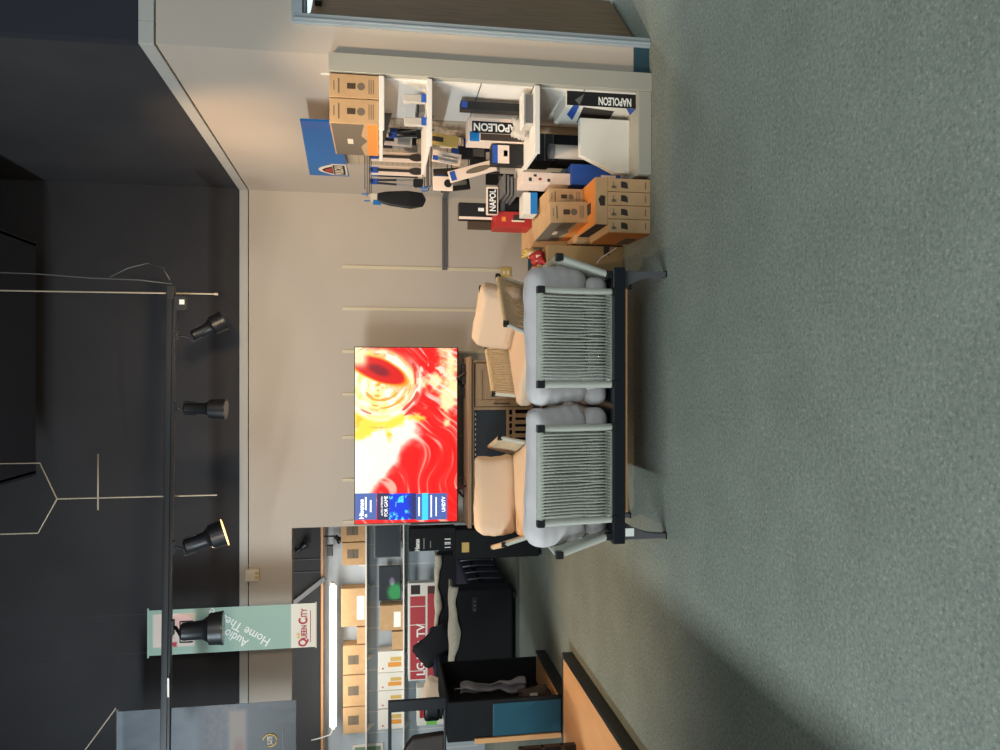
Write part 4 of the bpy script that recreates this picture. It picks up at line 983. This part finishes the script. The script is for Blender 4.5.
lx = lambda X: (X-375)/F*BA
printed('banner_cloth', (-bw/2, 0, 0), (bw, 0, 0), (0, 0, bh), 60, 180, banner_art, M['print_matte'], bn, thick=0.004)
MB().tube([(-bw/2-0.02, 0.004, 0), (bw/2+0.02, 0.004, 0)], 0.008, 8).build('banner_rod', M['banner_green'], bn, smooth='auto')
MB().tube([(-bw/2-0.01, 0.004, -bh), (bw/2+0.01, 0.004, -bh)], 0.008, 8).build('banner_rod', M['cream'], bn, smooth='auto')
for x_ in (-bw/2+0.03, bw/2-0.03): MB().tube([(x_, 0.004, 0), (x_, 0.004, CH-tl.z)], 0.002, 5).build('hanging_cord', M['far_dark'], bn)
dg = Vector((32, 0, 53)).normalized(); du_ = Vector((-dg.z, 0, dg.x))
def bp(X, Y): q_ = P(X, Y, BA); return (q_.x-bn.location.x, -0.004, q_.z-tl.z)
text('Home Theatre', bp(123, 239), 0.62, 0.085, (dg, du_), M['white_ink'], bn, bold=0.01)
text('Audio', bp(112, 236), 0.23, 0.085, (dg, du_), M['white_ink'], bn, bold=0.01)
text('UEEN', bp(118, 304), 0.125, 0.055, FACE_CAM, M['logo_red'], bn, bold=0.02)
text('Q', bp(107.5, 303.5), 0.075, 0.10, FACE_CAM, M['logo_red'], bn, bold=0.03)
text('C', bp(129, 303), 0.06, 0.085, FACE_CAM, M['logo_red'], bn, bold=0.03)
text('ITY', bp(137.5, 304), 0.08, 0.055, FACE_CAM, M['logo_red'], bn, bold=0.02)
patch(bp(124, 310.5), 0.30, 0.006, FACE_CAM, M['logo_red'], bn, 'printed_line')
MB().prism([(0, 0), (0.015, 0.03), (0.03, 0.01), (0.045, 0.035), (0.06, 0)], 'y', -0.001, 0.0).build('crown_mark', M['gold'], bn).location = bp(111, 299.5)

BB = 7.0
tl2 = P(-24, 117, BB); br2 = P(50, 296, BB); bw2, bh2 = br2.x-tl2.x, tl2.z-br2.z
b2n = empty('hanging_banner', (tl2.x+bw2/2, BB, tl2.z), 'dark hanging film-style banner with gold ring emblem at the left edge', 'banner')


def dark_art(u, v):
    n = fbm(u*6, v*10, 81); n3 = vnoise(u*18, v*90, 83)
    R = 84+40*n; G = 94+40*n; B = 106+40*n
    def mix(c, w):
        nonlocal R, G, B
        R = R*(1-w)+c[0]*w; G = G*(1-w)+c[1]*w; B = B*(1-w)+c[2]*w
    mix((46, 50, 74), sstep(0.42, 0.5, v)); mix((120, 104, 92), sstep(0.42, 0.5, v)*sstep(0.72, 0.66, v)*n3*0.7)
    mix((152, 128, 104), sstep(0.60, 0.63, v)*sstep(0.74, 0.70, v)*sstep(0.95, 0.85, u))
    mix((140, 60, 50), sstep(0.64, 0.66, v)*sstep(0.72, 0.68, v)*sstep(0.5, 0.3, u)*0.6)
    mix((40, 42, 46), sstep(0.70, 0.76, v)); mix((86, 82, 86), sstep(0.76, 0.8, v)*sstep(0.5, 0.7, n+0.3*np.sin(6*u+9*v))*0.5)
    mix((170, 196, 206), sstep(0.045, 0.02, v)*0.5)
    return R*0.72, G*0.72, B*0.72


printed('banner_cloth', (-bw2/2, 0, 0), (bw2, 0, 0), (0, 0, bh2), 60, 160, dark_art, M['print'], b2n, thick=0.004)
MB().tube([(-bw2/2, 0.006, 0), (bw2/2+0.02, 0.006, 0)], 0.01, 8).build('banner_rod', M['conduit'], b2n, smooth='auto')
c_ = P(10, 270, BB)-Vector(b2n.location)
MB().tube([(c_.x+0.055*math.cos(t*math.pi/10), -0.005, c_.z+0.06*math.sin(t*math.pi/10)) for t in range(-11, 6)], [0.002]+[0.006]*15+[0.002], 6).build('ring_emblem', M['gold'], b2n, smooth=True)
text('SUITE', (c_.x, -0.005, c_.z), 0.075, 0.045, FACE_CAM, M['cream'], b2n, bold=0.02)
c_ = P(8, 283, BB)-Vector(b2n.location); text('WHERE BLOCKBUSTERS LIVE', (c_.x, -0.005, c_.z), 0.22, 0.012, FACE_CAM, M['cream'], b2n) if False else MB().box((c_.x-0.12, -0.005, c_.z-0.004), (c_.x+0.12, -0.003, c_.z+0.004)).build('printed_line', M['piping'], b2n)
a_ = P(42, 116, BB)-Vector(b2n.location); b_ = P(0, 85, BB)-Vector(b2n.location); b_ = a_+(b_-a_)*1.6
MB().tube([a_, b_], 0.006, 6).tube([b_, (b_.x, 0, CH-tl2.z)], 0.004, 6).build('hanging_cord', M['rod'], b2n)

# ------------------------------------------------------------------ neighbouring department seen through the opening
FD = 12.0
struct(MB().box((-9, FD, 0), (0.5, FD+0.1, 2.52)).build('wall_far', M['far_wall']))
struct(MB().box((-9, FD-0.25, 2.56), (0.5, FD+0.1, CH)).build('wall_far_upper', M['far_dark']))
struct(MB().box((-9, FD-0.27, 2.525), (0.5, FD-0.0, 2.56)).build('trim_2', M['wood_light']))
g_ = MB()
for k in range(18):
    x_ = -6.3+k*0.33
    g_.box((x_-0.006, FD-0.004, 0.1), (x_+0.006, FD, 2.0))
struct(g_.build('trim_3', M['white']))
# long shelves
def FP(X, Y, D_=FD-0.3): return P(X, Y, D_)
for Y_, lbl in ((365.5, 'upper white wall shelf of the far stock wall'), (403, 'lower white wall shelf of the far stock wall')):
    z_ = FP(100, Y_).z
    e = empty('wall_shelf', (-3.9, FD-0.16, z_), lbl, 'shelf', 'shelves on the far stock wall')
    MB().box((-2.0, -0.16, -0.02), (2.4, 0.155, 0.0)).build('shelf_board', M['white'], e, 0.003)
    for x_ in (-1.6, -0.5, 0.6, 1.7): MB().prism([(-0.14, -0.02), (0.15, -0.02), (0.15, -0.14)], 'x', x_, x_+0.01).build('shelf_bracket', M['white'], e)
zs1 = FP(100, 365.5).z; zs2 = FP(100, 403).z
def far_box(X0, X1, Ytop, zb, nm, label, m_, group, D_=FD-0.29, depth=0.24, cat='carton'):
    a_ = FP(X0, Ytop, D_); b2 = FP(X1, Ytop, D_)
    e = empty(nm, ((a_.x+b2.x)/2, D_+depth/2, zb), label, cat, group); w2 = (b2.x-a_.x)/2; h_ = a_.z-zb
    MB().box((-w2, -depth/2, 0), (w2, depth/2, h_)).build('carton_body', M[m_], e, 0.004)
    return e, w2, h_
gp = 'cartons on the upper far shelf'
for (X0, X1, Yt, lb_) in ((208, 230, 341, 'brown carton on the upper far shelf, partly behind the television'), (184.5, 207, 342, 'brown carton with a square print, left of the one behind the television'),
        (75, 104, 343, 'brown carton with square print on the upper far shelf, under the tube middle'), (43, 74, 343, 'brown carton with square print, second from the left on the upper far shelf'), (16, 42, 343, 'leftmost brown carton on the upper far shelf')):
    e, w2, h_ = far_box(X0, X1, Yt, zs1, 'cardboard_carton', lb_, 'card', gp)
    mk = MB(); mk.box((-0.07, -0.1215, h_*0.30), (0.07, -0.12, h_*0.78)); mk.build('printed_mark', M['card_print'], e); MB().box((-w2, -0.1215, h_*0.5), (w2, -0.1205, h_*0.515)).build('tape_seam', M['yellow'], e)
e, w2, h_ = far_box(123, 161, 341, zs1, 'shelf_carton', 'orange-brown carton with a white label on the upper far shelf', 'card', gp); MB().box((-w2+0.1, -0.1225, h_*0.05), (w2-0.12, -0.12, h_*0.35)).build('shipping_label', M['white_tag'], e)
e, w2, h_ = far_box(106, 122.5, 357, zs1, 'shelf_carton', 'low brown carton lying flat on the upper far shelf', 'card', gp)
gp = 'stock on the lower far shelf'
e = empty('monitor', (FP(209, 390).x, FD-0.22, zs2), 'large grey switched-off monitor on the lower far shelf by the television', 'monitor', gp)
MB().box((-0.27, -0.03, 0.03), (0.27, 0.0, 0.44)).build('bezel', M['conduit'], e, 0.01); MB().box((-0.255, -0.033, 0.045), (0.255, -0.03, 0.425)).build('screen', M['glossy_screen'], e); MB().box((-0.12, -0.08, 0), (0.12, 0.06, 0.012)).box((-0.02, -0.0, 0.01), (0.02, 0.03, 0.2)).build('monitor_stand', M['black'], e, 0.003)
e = empty('monitor', (FP(166, 390).x, FD-0.22, zs2), 'black monitor with a green landscape picture on the lower far shelf', 'monitor', gp)
MB().box((-0.27, -0.03, 0.03), (0.27, 0.0, 0.37)).build('bezel', M['black'], e, 0.008)
def mon_art(u, v):
    w1 = sstep(0.45, 0.2, np.sqrt(((u-0.22)*1.2)**2+((v-0.75)*0.9)**2)); w2 = sstep(0.16, 0.08, np.sqrt((u-0.55)**2+((v-0.6))**2))
    return 20+20*w1+90*w2, 24+110*w1+70*w2, 30+40*w1+90*w2
printed('screen', (-0.255, -0.032, 0.36), (0.51, 0, 0), (0, 0, 0.32), 30, 20, mon_art, M['screen'], e)
MB().box((-0.12, -0.08, 0), (0.12, 0.06, 0.012)).box((-0.02, -0.0, 0.01), (0.02, 0.03, 0.2)).build('monitor_stand', M['black'], e, 0.003)
e, w2, h_ = far_box(119, 144, 380, zs2, 'shelf_carton', 'brown carton with a white label on the lower far shelf', 'card', gp); MB().box((-w2+0.05, -0.1225, h_*0.1), (w2-0.1, -0.12, h_*0.4)).build('shipping_label', M['white_tag'], e); MB().box((-w2, -0.121, h_*0.0), (w2, 0.12, h_+0.01)).build('lid', M['card_print'], e) if False else None
far_box(100, 118, 392, zs2, 'shelf_carton', 'low brown carton between labelled and white cartons', 'card', gp)
for k, (X0, X1, lb_) in enumerate([(77, 98, 'white carton with amber print, right of its row on the lower far shelf'), (59, 76.5, 'white carton with amber print, second from the right in its row'), (41, 58.5, 'white carton with amber print, third from the right in its row'), (20, 40, 'white carton with faded print inside the black frame')]):
    e, w2, h_ = far_box(X0, X1, 378, zs2, 'white_carton', lb_, 'white_box', gp)
    MB().box((-w2*0.5, -0.1215, h_*0.06), (-w2*0.05, -0.12, h_*0.6)).build('amber_picture', M['orange_pic'], e); MB().box((w2*0.05, -0.1215, h_*0.06), (w2*0.45, -0.12, h_*0.5)).build('amber_picture', M['yellow'], e)
    mk = MB().box((-w2*0.7, -0.1215, h_*0.78), (-w2*0.55, -0.12, h_*0.84)); mk.build('printed_mark', M['red'], e)
# long red television carton standing in front of the far wall, on a ledge
e = empty('long_carton', (FP(120, 420).x, FD-0.5, 0.0), 'long white and red television carton with large white lettering', 'carton')
D_ = FD-0.5; a_ = P(71, 408, D_); b2 = P(168, 408, D_); w2 = (b2.x-a_.x)/2; zt_ = a_.z; zb_ = P(100, 432, D_).z
e.location = ((a_.x+b2.x)/2, D_, zb_-0.35)
H2 = zt_-(zb_-0.35)
MB().box((-w2, -0.08, 0), (w2, 0.08, H2)).build('carton_body', M['white_box'], e, 0.004)
MB().box((-w2+0.02, -0.0815, H2-0.26), (w2-0.20, -0.08, H2-0.03)).build('red_panel', M['pinkred'], e)
MB().box((-w2+0.02, -0.0815, H2-0.46), (w2-0.05, -0.08, H2-0.29)).build('red_panel', M['pinkred'], e)
for x_ in (-w2+0.14, 0.1, w2-0.36): MB().box((x_, -0.0825, H2-0.26), (x_+0.012, -0.0815, H2-0.03)).build('white_rule', M['white_box'], e)
MB().box((w2-0.17, -0.082, H2-0.18), (w2-0.03, -0.08, H2-0.04)).build('dark_emblem', M['dark_ink'], e); MB().box((w2-0.17, -0.082, H2-0.42), (w2-0.06, -0.08, H2-0.30)).build('dark_emblem', M['wood_dark'], e)
text('LG LED TV', (-w2+0.47, -0.083, H2-0.19), 0.78, 0.13, FACE_CAM, M['white_ink'], e, bold=0.02)
zl = zb_-0.35
tb = empty('display_table', (e.location.x, FD-0.5, 0), 'plain dark low table carrying the long red carton', 'table')
MB().box((-0.8, -0.25, zl-0.03), (0.8, 0.25, zl)).build('table_top', M['far_dark'], tb, 0.004)
for sx in (-0.75, 0.75):
    for sy in (-0.2, 0.2): MB().box((sx-0.02, sy-0.02, 0), (sx+0.02, sy+0.02, zl-0.03)).build('leg', M['black_metal'], tb)
e, w2, h_ = far_box(24, 62, 417, zl, 'green_carton', 'white and lime green carton behind the black frame', 'white_box', None, D_=FD-0.6, depth=0.2)
e.location.z = 0; 
for ch_ in e.children: ch_.location.z = 0
ch_ = [c2 for c2 in e.children][0]; bpy.data.objects.remove(ch_)
hz = P(40, 417, FD-0.6).z
MB().box((-w2, -0.1, 0), (w2, 0.1, hz)).build('carton_body', M['white_box'], e, 0.004)
MB().box((-w2, -0.102, hz-0.30), (w2, -0.1, hz-0.14)).build('green_band', M['green'], e); MB().box((-w2*0.6, -0.102, hz-0.10), (-w2*0.2, -0.1, hz-0.04)).build('printed_mark', M['red'], e)
# fluorescent batten
a_ = P(23, 333, FD-0.45); b_ = P(163, 333, FD-0.45)
fl = empty('fluorescent_light', ((a_.x+b_.x)/2, FD-0.42, a_.z), 'long glowing fluorescent tube above the far shelves', 'tube light'); w2 = (b_.x-a_.x)/2
MB().tube([(-w2, 0, 0), (w2, 0, 0)], 0.05, 14).build('glowing_tube', M['tube_light'], fl, smooth='auto')
MB().box((-w2-0.05, 0.05, -0.02), (w2+0.05, 0.12, 0.05)).box((-w2-0.05, -0.02, -0.03), (-w2, 0.06, 0.03)).box((w2, -0.02, -0.03), (w2+0.05, 0.06, 0.03)).build('batten', M['white'], fl, 0.004)
MB().tube([(-w2-0.03, 0.0, 0.0), (-w2-0.12, -0.02, 0.04), (-w2-0.16, -0.02, 0.2), (-w2-0.18, -0.02, 0.32)], 0.01, 6).build('power_cord', M['white'], fl, smooth=True)
for k_ in (-0.6, 0.6): MB().box((w2*k_-0.02, 0.11, 0.0), (w2*k_+0.02, 0.42, 0.03)).build('wall_bracket', M['conduit'], fl)
# dark upper details: two pale rods, a slanted brace, small spots
for X_, lb_ in ((188, 'thin pale rod in the dark opening, nearer the television'), (175, 'thin pale rod in the dark opening, further left')):
    a_ = P(X_, 292, 11.6); tag(MB().tube([(a_.x, 11.74, 2.555), (a_.x, 11.74, CH)], 0.010, 6).build('hanging_rod', M['conduit'], None, smooth='auto'), lb_, 'rod', 'pale rods in the dark opening')
a_ = P(172, 325, 11.65); b_ = P(146, 292, 11.65); b_ = a_+(b_-a_)*1.3
tag(MB().bar(a_, b_, 0.07, 0.07).build('slanted_brace', M['conduit'], None, 0.004), 'slanted grey brace in the dark opening above the tube', 'brace')
for (Xa, Ya, Xb, Yb, lb_) in ((198, 296, 206, 306, 'small black spotlight hanging inside the dark opening'), (214, 335, 209, 341, 'small black spotlight just under the wooden trim')):
    if Ya < 320: track_head(Xa, Ya, Xb, Yb, 11.60, 0.7, lb_, yoke=False, stem=(0.02, 0.155, 0.03))
    else: track_head(Xa, Ya, Xb, Yb, 11.80, 0.7, lb_, yoke=False, stem=(0, 0, 2.52-P(Xa, Ya, 11.80).z))
a_ = P(200, 331, 11.7); tag(MB().box((a_.x-0.08, 11.65, a_.z-0.03), (a_.x+0.08, 11.73, a_.z+0.06)).build('wall_speaker', M['black'], None, 0.006), 'small black box speaker under the wooden trim', 'speaker')
# green notice board at the very left
a_ = P(2, 353, FD-0.02); e = empty('notice_board', (a_.x-0.35, FD-0.03, a_.z-0.25), 'green framed board at the far left of the stock wall', 'board')
MB().box((-0.4, 0, -0.22), (0.4, 0.02, 0.26)).build('board_frame', M['white'], e, 0.004); MB().box((-0.36, -0.004, -0.18), (0.36, 0, 0.22)).build('board_face', mat('sage_green', (120, 150, 118), 0.7), e)

# ------------------------------------------------------------------ dark reclining sofa
rs = empty('recliner_sofa', (-3.2, 10.1, 0), 'dark navy reclining sofa seen side-on, left of the television', 'sofa')
fx0 = 0.60                                             # front faces right
def rbox(a, b_, m_, nm, bv=0.04):
    o = MB().box(a, b_).build(nm, M[m_], rs, bv); o.modifiers['bevel'].segments = 5 if bv > 0.02 else 2; return o
for sx in (-0.68, 0.5):
    for sy in (-0.98, 0.98): MB().box((sx-0.03, sy-0.03, 0), (sx+0.03, sy+0.03, 0.055)).build('foot', M['black'], rs)
rbox((-0.75, -1.05, 0.05), (fx0, -0.78, 0.76), 'charcoal', 'armrest')
rbox((-0.75, 0.80, 0.05), (fx0, 1.05, 0.84), 'charcoal', 'armrest')
rbox((-0.75, -0.78, 0.08), (fx0-0.06, 0.80, 0.40), 'charcoal', 'seat_box', 0.03)
for k in range(2):
    y0 = -0.77+k*0.785; rbox((-0.4, y0, 0.40), (fx0-0.02, y0+0.77, 0.58), 'navy', 'seat_cushion', 0.06)
    bk = rbox((-0.74, y0, 0.45), (-0.42, y0+0.77, 0.98), 'navy', 'backrest', 0.08)
    rbox((fx0-0.07, y0+0.02, 0.10), (fx0+0.0, y0+0.75, 0.39), 'navy', 'footrest', 0.03)
pp = MB()
for k in range(5): y = -0.62+k*0.32; pp.tube([(fx0+0.004, y, 0.12), (fx0+0.012, y, 0.40), (fx0-0.0, y, 0.56)], 0.008, 6)
pp.build('piping', M['piping'], rs, smooth=True)
MB().box((fx0-0.28, -1.053, 0.50), (fx0-0.10, -1.048, 0.56)).build('control_panel', M['black'], rs, 0.002)
for k in range(3): MB().tube([(fx0-0.25+k*0.05, -1.054, 0.53), (fx0-0.25+k*0.05, -1.060, 0.53)], 0.010, 8).build('control_button', M['piping'], rs)
# woven throw folded over the near arm: wavy slab
def throw(x0, x1, y0, y1, z0, amp, label, parent_name='throw_blanket', nx=48, ny=14, seed=0):
    vs = []; fs = []
    for j in range(ny+1):
        for i in range(nx+1):
            u, v = i/nx, j/ny; x = x0+(x1-x0)*u; y = y0+(y1-y0)*v
            z = z0+amp*(0.5*math.sin(u*21+3*v+seed)+0.35*math.sin(u*38+seed)*(1-v)+0.5*math.sin(v*6))*0.6
            hang = max(0, 0.18-v)/0.18; z -= hang**1.5*(0.06+0.03*math.sin(u*13+seed))
            if v < 0.18: y = y0+0.18*(y1-y0)*v/0.18*0.3
            vs.append((x, y, z))
    for j in range(ny):
        for i in range(nx): a = j*(nx+1)+i; fs.append((a, a+1, a+nx+2, a+nx+1))
    o = MB().add(vs, fs).build(parent_name, M['throw'], None, smooth=True)
    s = o.modifiers.new('thickness', 'SOLIDIFY'); s.thickness = 0.03; s.offset = 1
    return tag(o, label, 'throw', 'woven throws on the dark sofa')
throw(-3.95, -2.56, 9.03, 9.40, 0.79, 0.022, 'cream ribbed throw spread along the near arm of the dark sofa')
throw(-3.9, -2.62, 10.88, 11.16, 0.87, 0.02, 'pale throw over the far arm of the dark sofa', seed=2)
# pointed pillow and cream pillow
pw = empty('corner_pillow', (-3.55, 9.8, 0.58), 'dark pillow standing on its corner against the sofa back', 'pillow')
cushion('pillow_body', 0.56, 0.36, 0.15, M['charcoal'], pw, (0.02, 0, 0.36), (math.radians(80), math.radians(56), 0), seed=8, n=14, plump=0.75)
pw = empty('plump_pillow', (-3.86, 9.15, 0.80), 'cream crumpled pillow beside the black display frame', 'pillow')
cushion('pillow_body', 0.42, 0.34, 0.16, M['fabric_cream'], pw, (-0.04, 0.0, 0.18), (math.radians(78), 0.2, 0.1), seed=10, n=14, plump=0.6)
# silver bulb shaped thing by the sofa
sv = empty('pedal_bin', (-2.13, 9.9, 0.0), 'rounded silver pedestal bin on the dark carpet behind the armchair', 'bin')
MB().tube([(0, 0, 0), (0, 0, 0.02), (0, 0, 0.12), (0, 0, 0.22), (0, 0, 0.28), (0, 0, 0.30)], [0.10, 0.11, 0.11, 0.10, 0.06, 0.02], 24).build('bin_body', M['silver'], sv, smooth='auto'); MB().tube([(0, 0, 0), (0, 0, 0.015)], 0.115, 24).build('bin_base', M['black'], sv, smooth='auto')

# ------------------------------------------------------------------ left gondolas
GA = empty('display_gondola', (-3.0, 6.9, 0), 'low black display gondola with maple deck and teal end panel', 'gondola')
def ga(x, y, z): return (x+3.0, y-6.9, z)
def gbox(a, b_, m_, nm, bv=0.003, par=GA, f_=ga): return MB().box(f_(*a), f_(*b_)).build(nm, M[m_], par, bv)
gbox((-3.14, 6.42, 0), (-3.10, 7.45, 1.07), 'matte_black', 'back_panel')
gbox((-3.14, 6.39, 0), (-2.80, 6.42, 1.07), 'matte_black', 'end_panel')
gbox((-3.14, 7.45, 0), (-2.86, 7.48, 1.07), 'matte_black', 'end_panel')
gbox((-3.14, 6.39, 1.07), (-2.80, 7.48, 1.09), 'matte_black', 'top_board')
gbox((-3.10, 6.42, 0.0), (-2.83, 7.45, 0.10), 'wood_light', 'deck'); gbox((-2.83, 6.39, 0.0), (-2.80, 7.48, 0.102), 'black', 'deck_edge')
gbox((-3.11, 6.384, 0.10), (-2.83, 6.39, 0.70), 'teal', 'poster_panel')
gbox((-3.16, 6.37, 0.10), (-3.115, 6.395, 0.86), 'wood_light', 'edge_strip')
# plastic garment bag and goods hanging inside the gondola
bg_ = empty('plastic_bag', (-2.93, 6.98, 0.92), 'crumpled translucent plastic bag hanging inside the black gondola', 'bag')
vs = []; fs = []; nx, nz = 10, 26
for j in range(nz+1):
    for i in range(nx+1):
        u, v = i/nx, j/nz; wd = 0.10+0.02*math.sin(v*9); x = (u-0.5)*wd+0.01*math.sin(v*14); y = 0.03*math.sin(u*9+v*5)+0.015*math.sin(v*23); vs.append((x, y, -v*0.62))
for j in range(nz):
    for i in range(nx): a = j*(nx+1)+i; fs.append((a, a+1, a+nx+2, a+nx+1))
o = MB().add(vs, fs).build('bag_body', mat('grey_film', (150, 144, 146), 0.25, alpha=1.0), bg_, smooth=True); s = o.modifiers.new('thickness', 'SOLIDIFY'); s.thickness = 0.006
MB().tube([(0, 0, 0), (0, 0, 0.05), (-0.10, 0, 0.06)], 0.004, 6).build('bag_hook', M['silver'], bg_)
tg = empty('tagged_item', (-2.88, 6.66, 0.11), 'dark bundled item with a square white tag on the maple deck', 'merchandise')
cushion('bundle', 0.12, 0.30, 0.14, M['wood_dark'], tg, (0, 0, 0.17), (math.radians(90), 0, 0.3), seed=12, n=12, plump=0.4, wrinkle=0.012)
MB().box((-0.02, -0.095, 0.16), (0.04, -0.092, 0.23)).build('paper_tag', M['pinkwhite'], tg); MB().prism([(-0.05, 0.27), (-0.02, 0.28), (-0.035, 0.31)], 'y', -0.09, -0.086).build('paper_scrap', M['white_tag'], tg)
# open black frame standing on the gondola with a dark curved screen in it
fr = empty('black_display_frame', (-3.2, 6.55, 1.09), 'open black rectangular frame standing on the low gondola', 'frame')
a_ = P(49, 388, 6.55); xr = a_.x+3.2; zt_ = a_.z-1.09
MB().box((xr-0.095, -0.02, 0), (xr, 0.02, zt_)).box((-0.5, -0.02, zt_-0.03), (xr-0.095, 0.02, zt_)).box((-0.5, -0.02, 0), (-0.41, 0.02, zt_-0.03)).box((-0.41, -0.02, 0), (xr-0.095, 0.02, 0.02)).build('frame_body', M['black_metal'], fr, 0.004)
cv = empty('curved_speaker', (-3.27, 6.72, 1.09), 'dark brown curved panel speaker standing behind the black frame', 'speaker')
pts = [(-0.30+0.36*t/10.0, 0.06+0.22*math.sin(math.pi*0.5*(0.55+0.45*t/10.0))-0.22) for t in range(11)]
MB().prism([(-0.30, 0.0), (-0.30, 0.40), (-0.12, 0.385), (-0.02, 0.34), (0.05, 0.28), (0.07, 0.0)], 'y', -0.05, 0.05).build('speaker_body', M['wood_dark'], cv, 0.02)
sp2 = empty('black_speaker', (-3.04, 6.60, 1.09), 'black rounded speaker cabinet inside the black frame', 'speaker')
MB().box((-0.10, -0.03, 0.02), (0.10, 0.08, 0.17)).build('speaker_body', M['black'], sp2, 0.03); sp2.location.x = -3.10; sp2.location.y = 6.95
MB().box((-0.08, -0.02, 0), (0.08, 0.07, 0.025)).build('speaker_base', M['black'], sp2, 0.003)

GB = empty('display_gondola', (-2.8, 5.3, 0), 'long low display deck with maple top and black front edge at the left', 'gondola')
def gb(x, y, z): return (x+2.8, y-5.3, z)
gbox((-3.47, -0.8, 0), (-2.46, 6.36, 0.085), 'wood_light', 'deck', par=GB, f_=gb)
gbox((-2.46, -0.8, 0), (-2.42, 6.38, 0.092), 'black', 'deck_edge', par=GB, f_=gb); gbox((-3.47, 6.36, 0), (-2.46, 6.38, 0.092), 'black', 'deck_edge', par=GB, f_=gb)
gbox((-3.47, -0.8, 0.085), (-3.40, 3.5, 1.99), 'matte_black', 'back_panel', par=GB, f_=gb)  # out of view, added and sized to throw the shadow along the floor
for z_ in (0.6, 1.0, 1.4): gbox((-3.40, -0.8, z_), (-3.10, 3.4, z_+0.03), 'wood_light', 'shelf', par=GB, f_=gb)  # unseen shelves that go with the shadow-casting panel
# dark wooden crate-like stool with round items at picture left edge
cr = empty('wooden_stand', (-3.13, 5.75, 0.085), 'dark slatted wooden stand at the left edge of the deck', 'stand')
for sx in (-0.12, 0.10):
    for sy in (-0.2, 0.2): MB().box((sx-0.025, sy-0.025, 0), (sx+0.025, sy+0.025, 0.46)).build('leg', M['wood_dark'], cr, 0.004)
for z_ in (0.10, 0.26, 0.44): MB().box((-0.145, -0.225, z_), (0.125, 0.225, z_+0.03)).build('slat', M['wood_dark'], cr, 0.004)
MB().bar((0.10, -0.2, 0.10), (0.10, 0.2, 0.44), 0.03, 0.03).build('diagonal_brace', M['wood_dark'], cr, 0.003)
kn = empty('round_ornament', (-3.10, 5.78, 0.556), 'dark round lens-like item standing on the wooden stand', 'ornament')
MB().tube([(0, 0, 0), (0, 0, 0.03), (0, 0, 0.08), (0, 0, 0.10)], [0.05, 0.06, 0.05, 0.03], 18).build('ornament_body', M['conduit'], kn, smooth='auto'); MB().tube([(0, 0, 0.1), (0, 0, 0.14)], 0.035, 16).build('ornament_cap', M['wood_dark'], kn, smooth='auto')

# ------------------------------------------------------------------ more stock hanging on the pegboard hooks
def hung(name, X0, X1, Y0, Y1, D_, label, m_, extras=(), rot=0.0, t=0.03):
    a = P(X0, Y0, D_); b = P(X1, Y1, D_); w_ = b.x-a.x; h_ = a.z-b.z
    e = empty(name, ((a.x+b.x)/2, D_, a.z), label, 'package', 'small stock hanging on the pegboard', rot=(0, rot, 0))
    MB().box((-w_/2, 0, -h_), (w_/2, t, 0)).build('pack_body', M[m_], e, 0.004)
    for (nm, a0, a1, b0, b1, mm) in extras:
        MB().box((-w_/2+w_*a0, -0.002, -h_*b1), (-w_/2+w_*a1, 0, -h_*b0)).build(nm, M[mm], e)
    return e
hung('carded_brush', 592, 603, 452, 486, 5.34, 'black carded brush with blue flag above the grey trays', 'black', (('price_flag', 0, 1, 0, 0.2, 'royal'), ('bristles', 0.2, 0.8, 0.6, 0.95, 'conduit')))
hung('carded_brush', 578, 590, 470, 500, 5.28, 'black carded scraper with silver end left of the griddle box', 'black', (('blade', 0.1, 0.9, 0.75, 1.0, 'silver'),))
hung('carded_pack', 603, 613, 440, 462, 5.44, 'white hanging card with orange label under the middle shelf', 'pinkwhite', (('printed_mark', 0.2, 0.8, 0.3, 0.6, 'orange'),))
hung('carded_pack', 600, 612, 464, 492, 5.50, 'dark blue hanging pack beside the griddle box', 'navy', (('price_flag', 0.1, 0.9, 0, 0.25, 'royal'), ('printed_mark', 0.2, 0.7, 0.5, 0.6, 'white_ink')))
hung('carded_pack', 558, 570, 440, 470, 5.60, 'black hanging pack with a silver strip near the raceway', 'black', (('printed_mark', 0.35, 0.65, 0.1, 0.9, 'silver'),), rot=-0.15)
hung('carded_pack', 568, 580, 434, 462, 5.66, 'dark wooden-handled pack behind the oval window card', 'wood_dark', (('printed_mark', 0.1, 0.5, 0.1, 0.4, 'royal'),), rot=-0.1)
hung('carded_pack', 566, 576, 486, 514, 5.56, 'tall black hanging pack above the red box', 'matte_black', (('printed_mark', 0.2, 0.8, 0.45, 0.55, 'silver'),))
hung('carded_tool', 606, 616, 376, 412, 5.30, 'white backed turner hanging between the shelves', 'pinkwhite', (('handle', 0.35, 0.65, 0.05, 0.5, 'black'), ('tool_head', 0.15, 0.85, 0.6, 0.95, 'silver')), rot=0.05, t=0.004)
hung('carded_tool', 616, 624, 390, 420, 5.36, 'narrow black and blue basting brush hanging next to the pegboard', 'black', (('price_flag', 0, 1, 0, 0.25, 'royal'),), rot=0.12, t=0.02)
hung('carded_tool', 574, 582, 372, 418, 5.62, 'long black fork pack between the tongs and the glove', 'black', (('price_flag', 0, 1, 0, 0.12, 'blue'), ('handle', 0.3, 0.7, 0.15, 0.5, 'silver')), t=0.012)
for (yy, zz, rr_, lb_) in ((5.34, 1.30, 0.40, 'short black hook end behind the cream opener card'), (5.60, 1.13, 0.30, 'lower peg hook behind the dark packs')):
    hook(yy, zz, rr_, lb_)
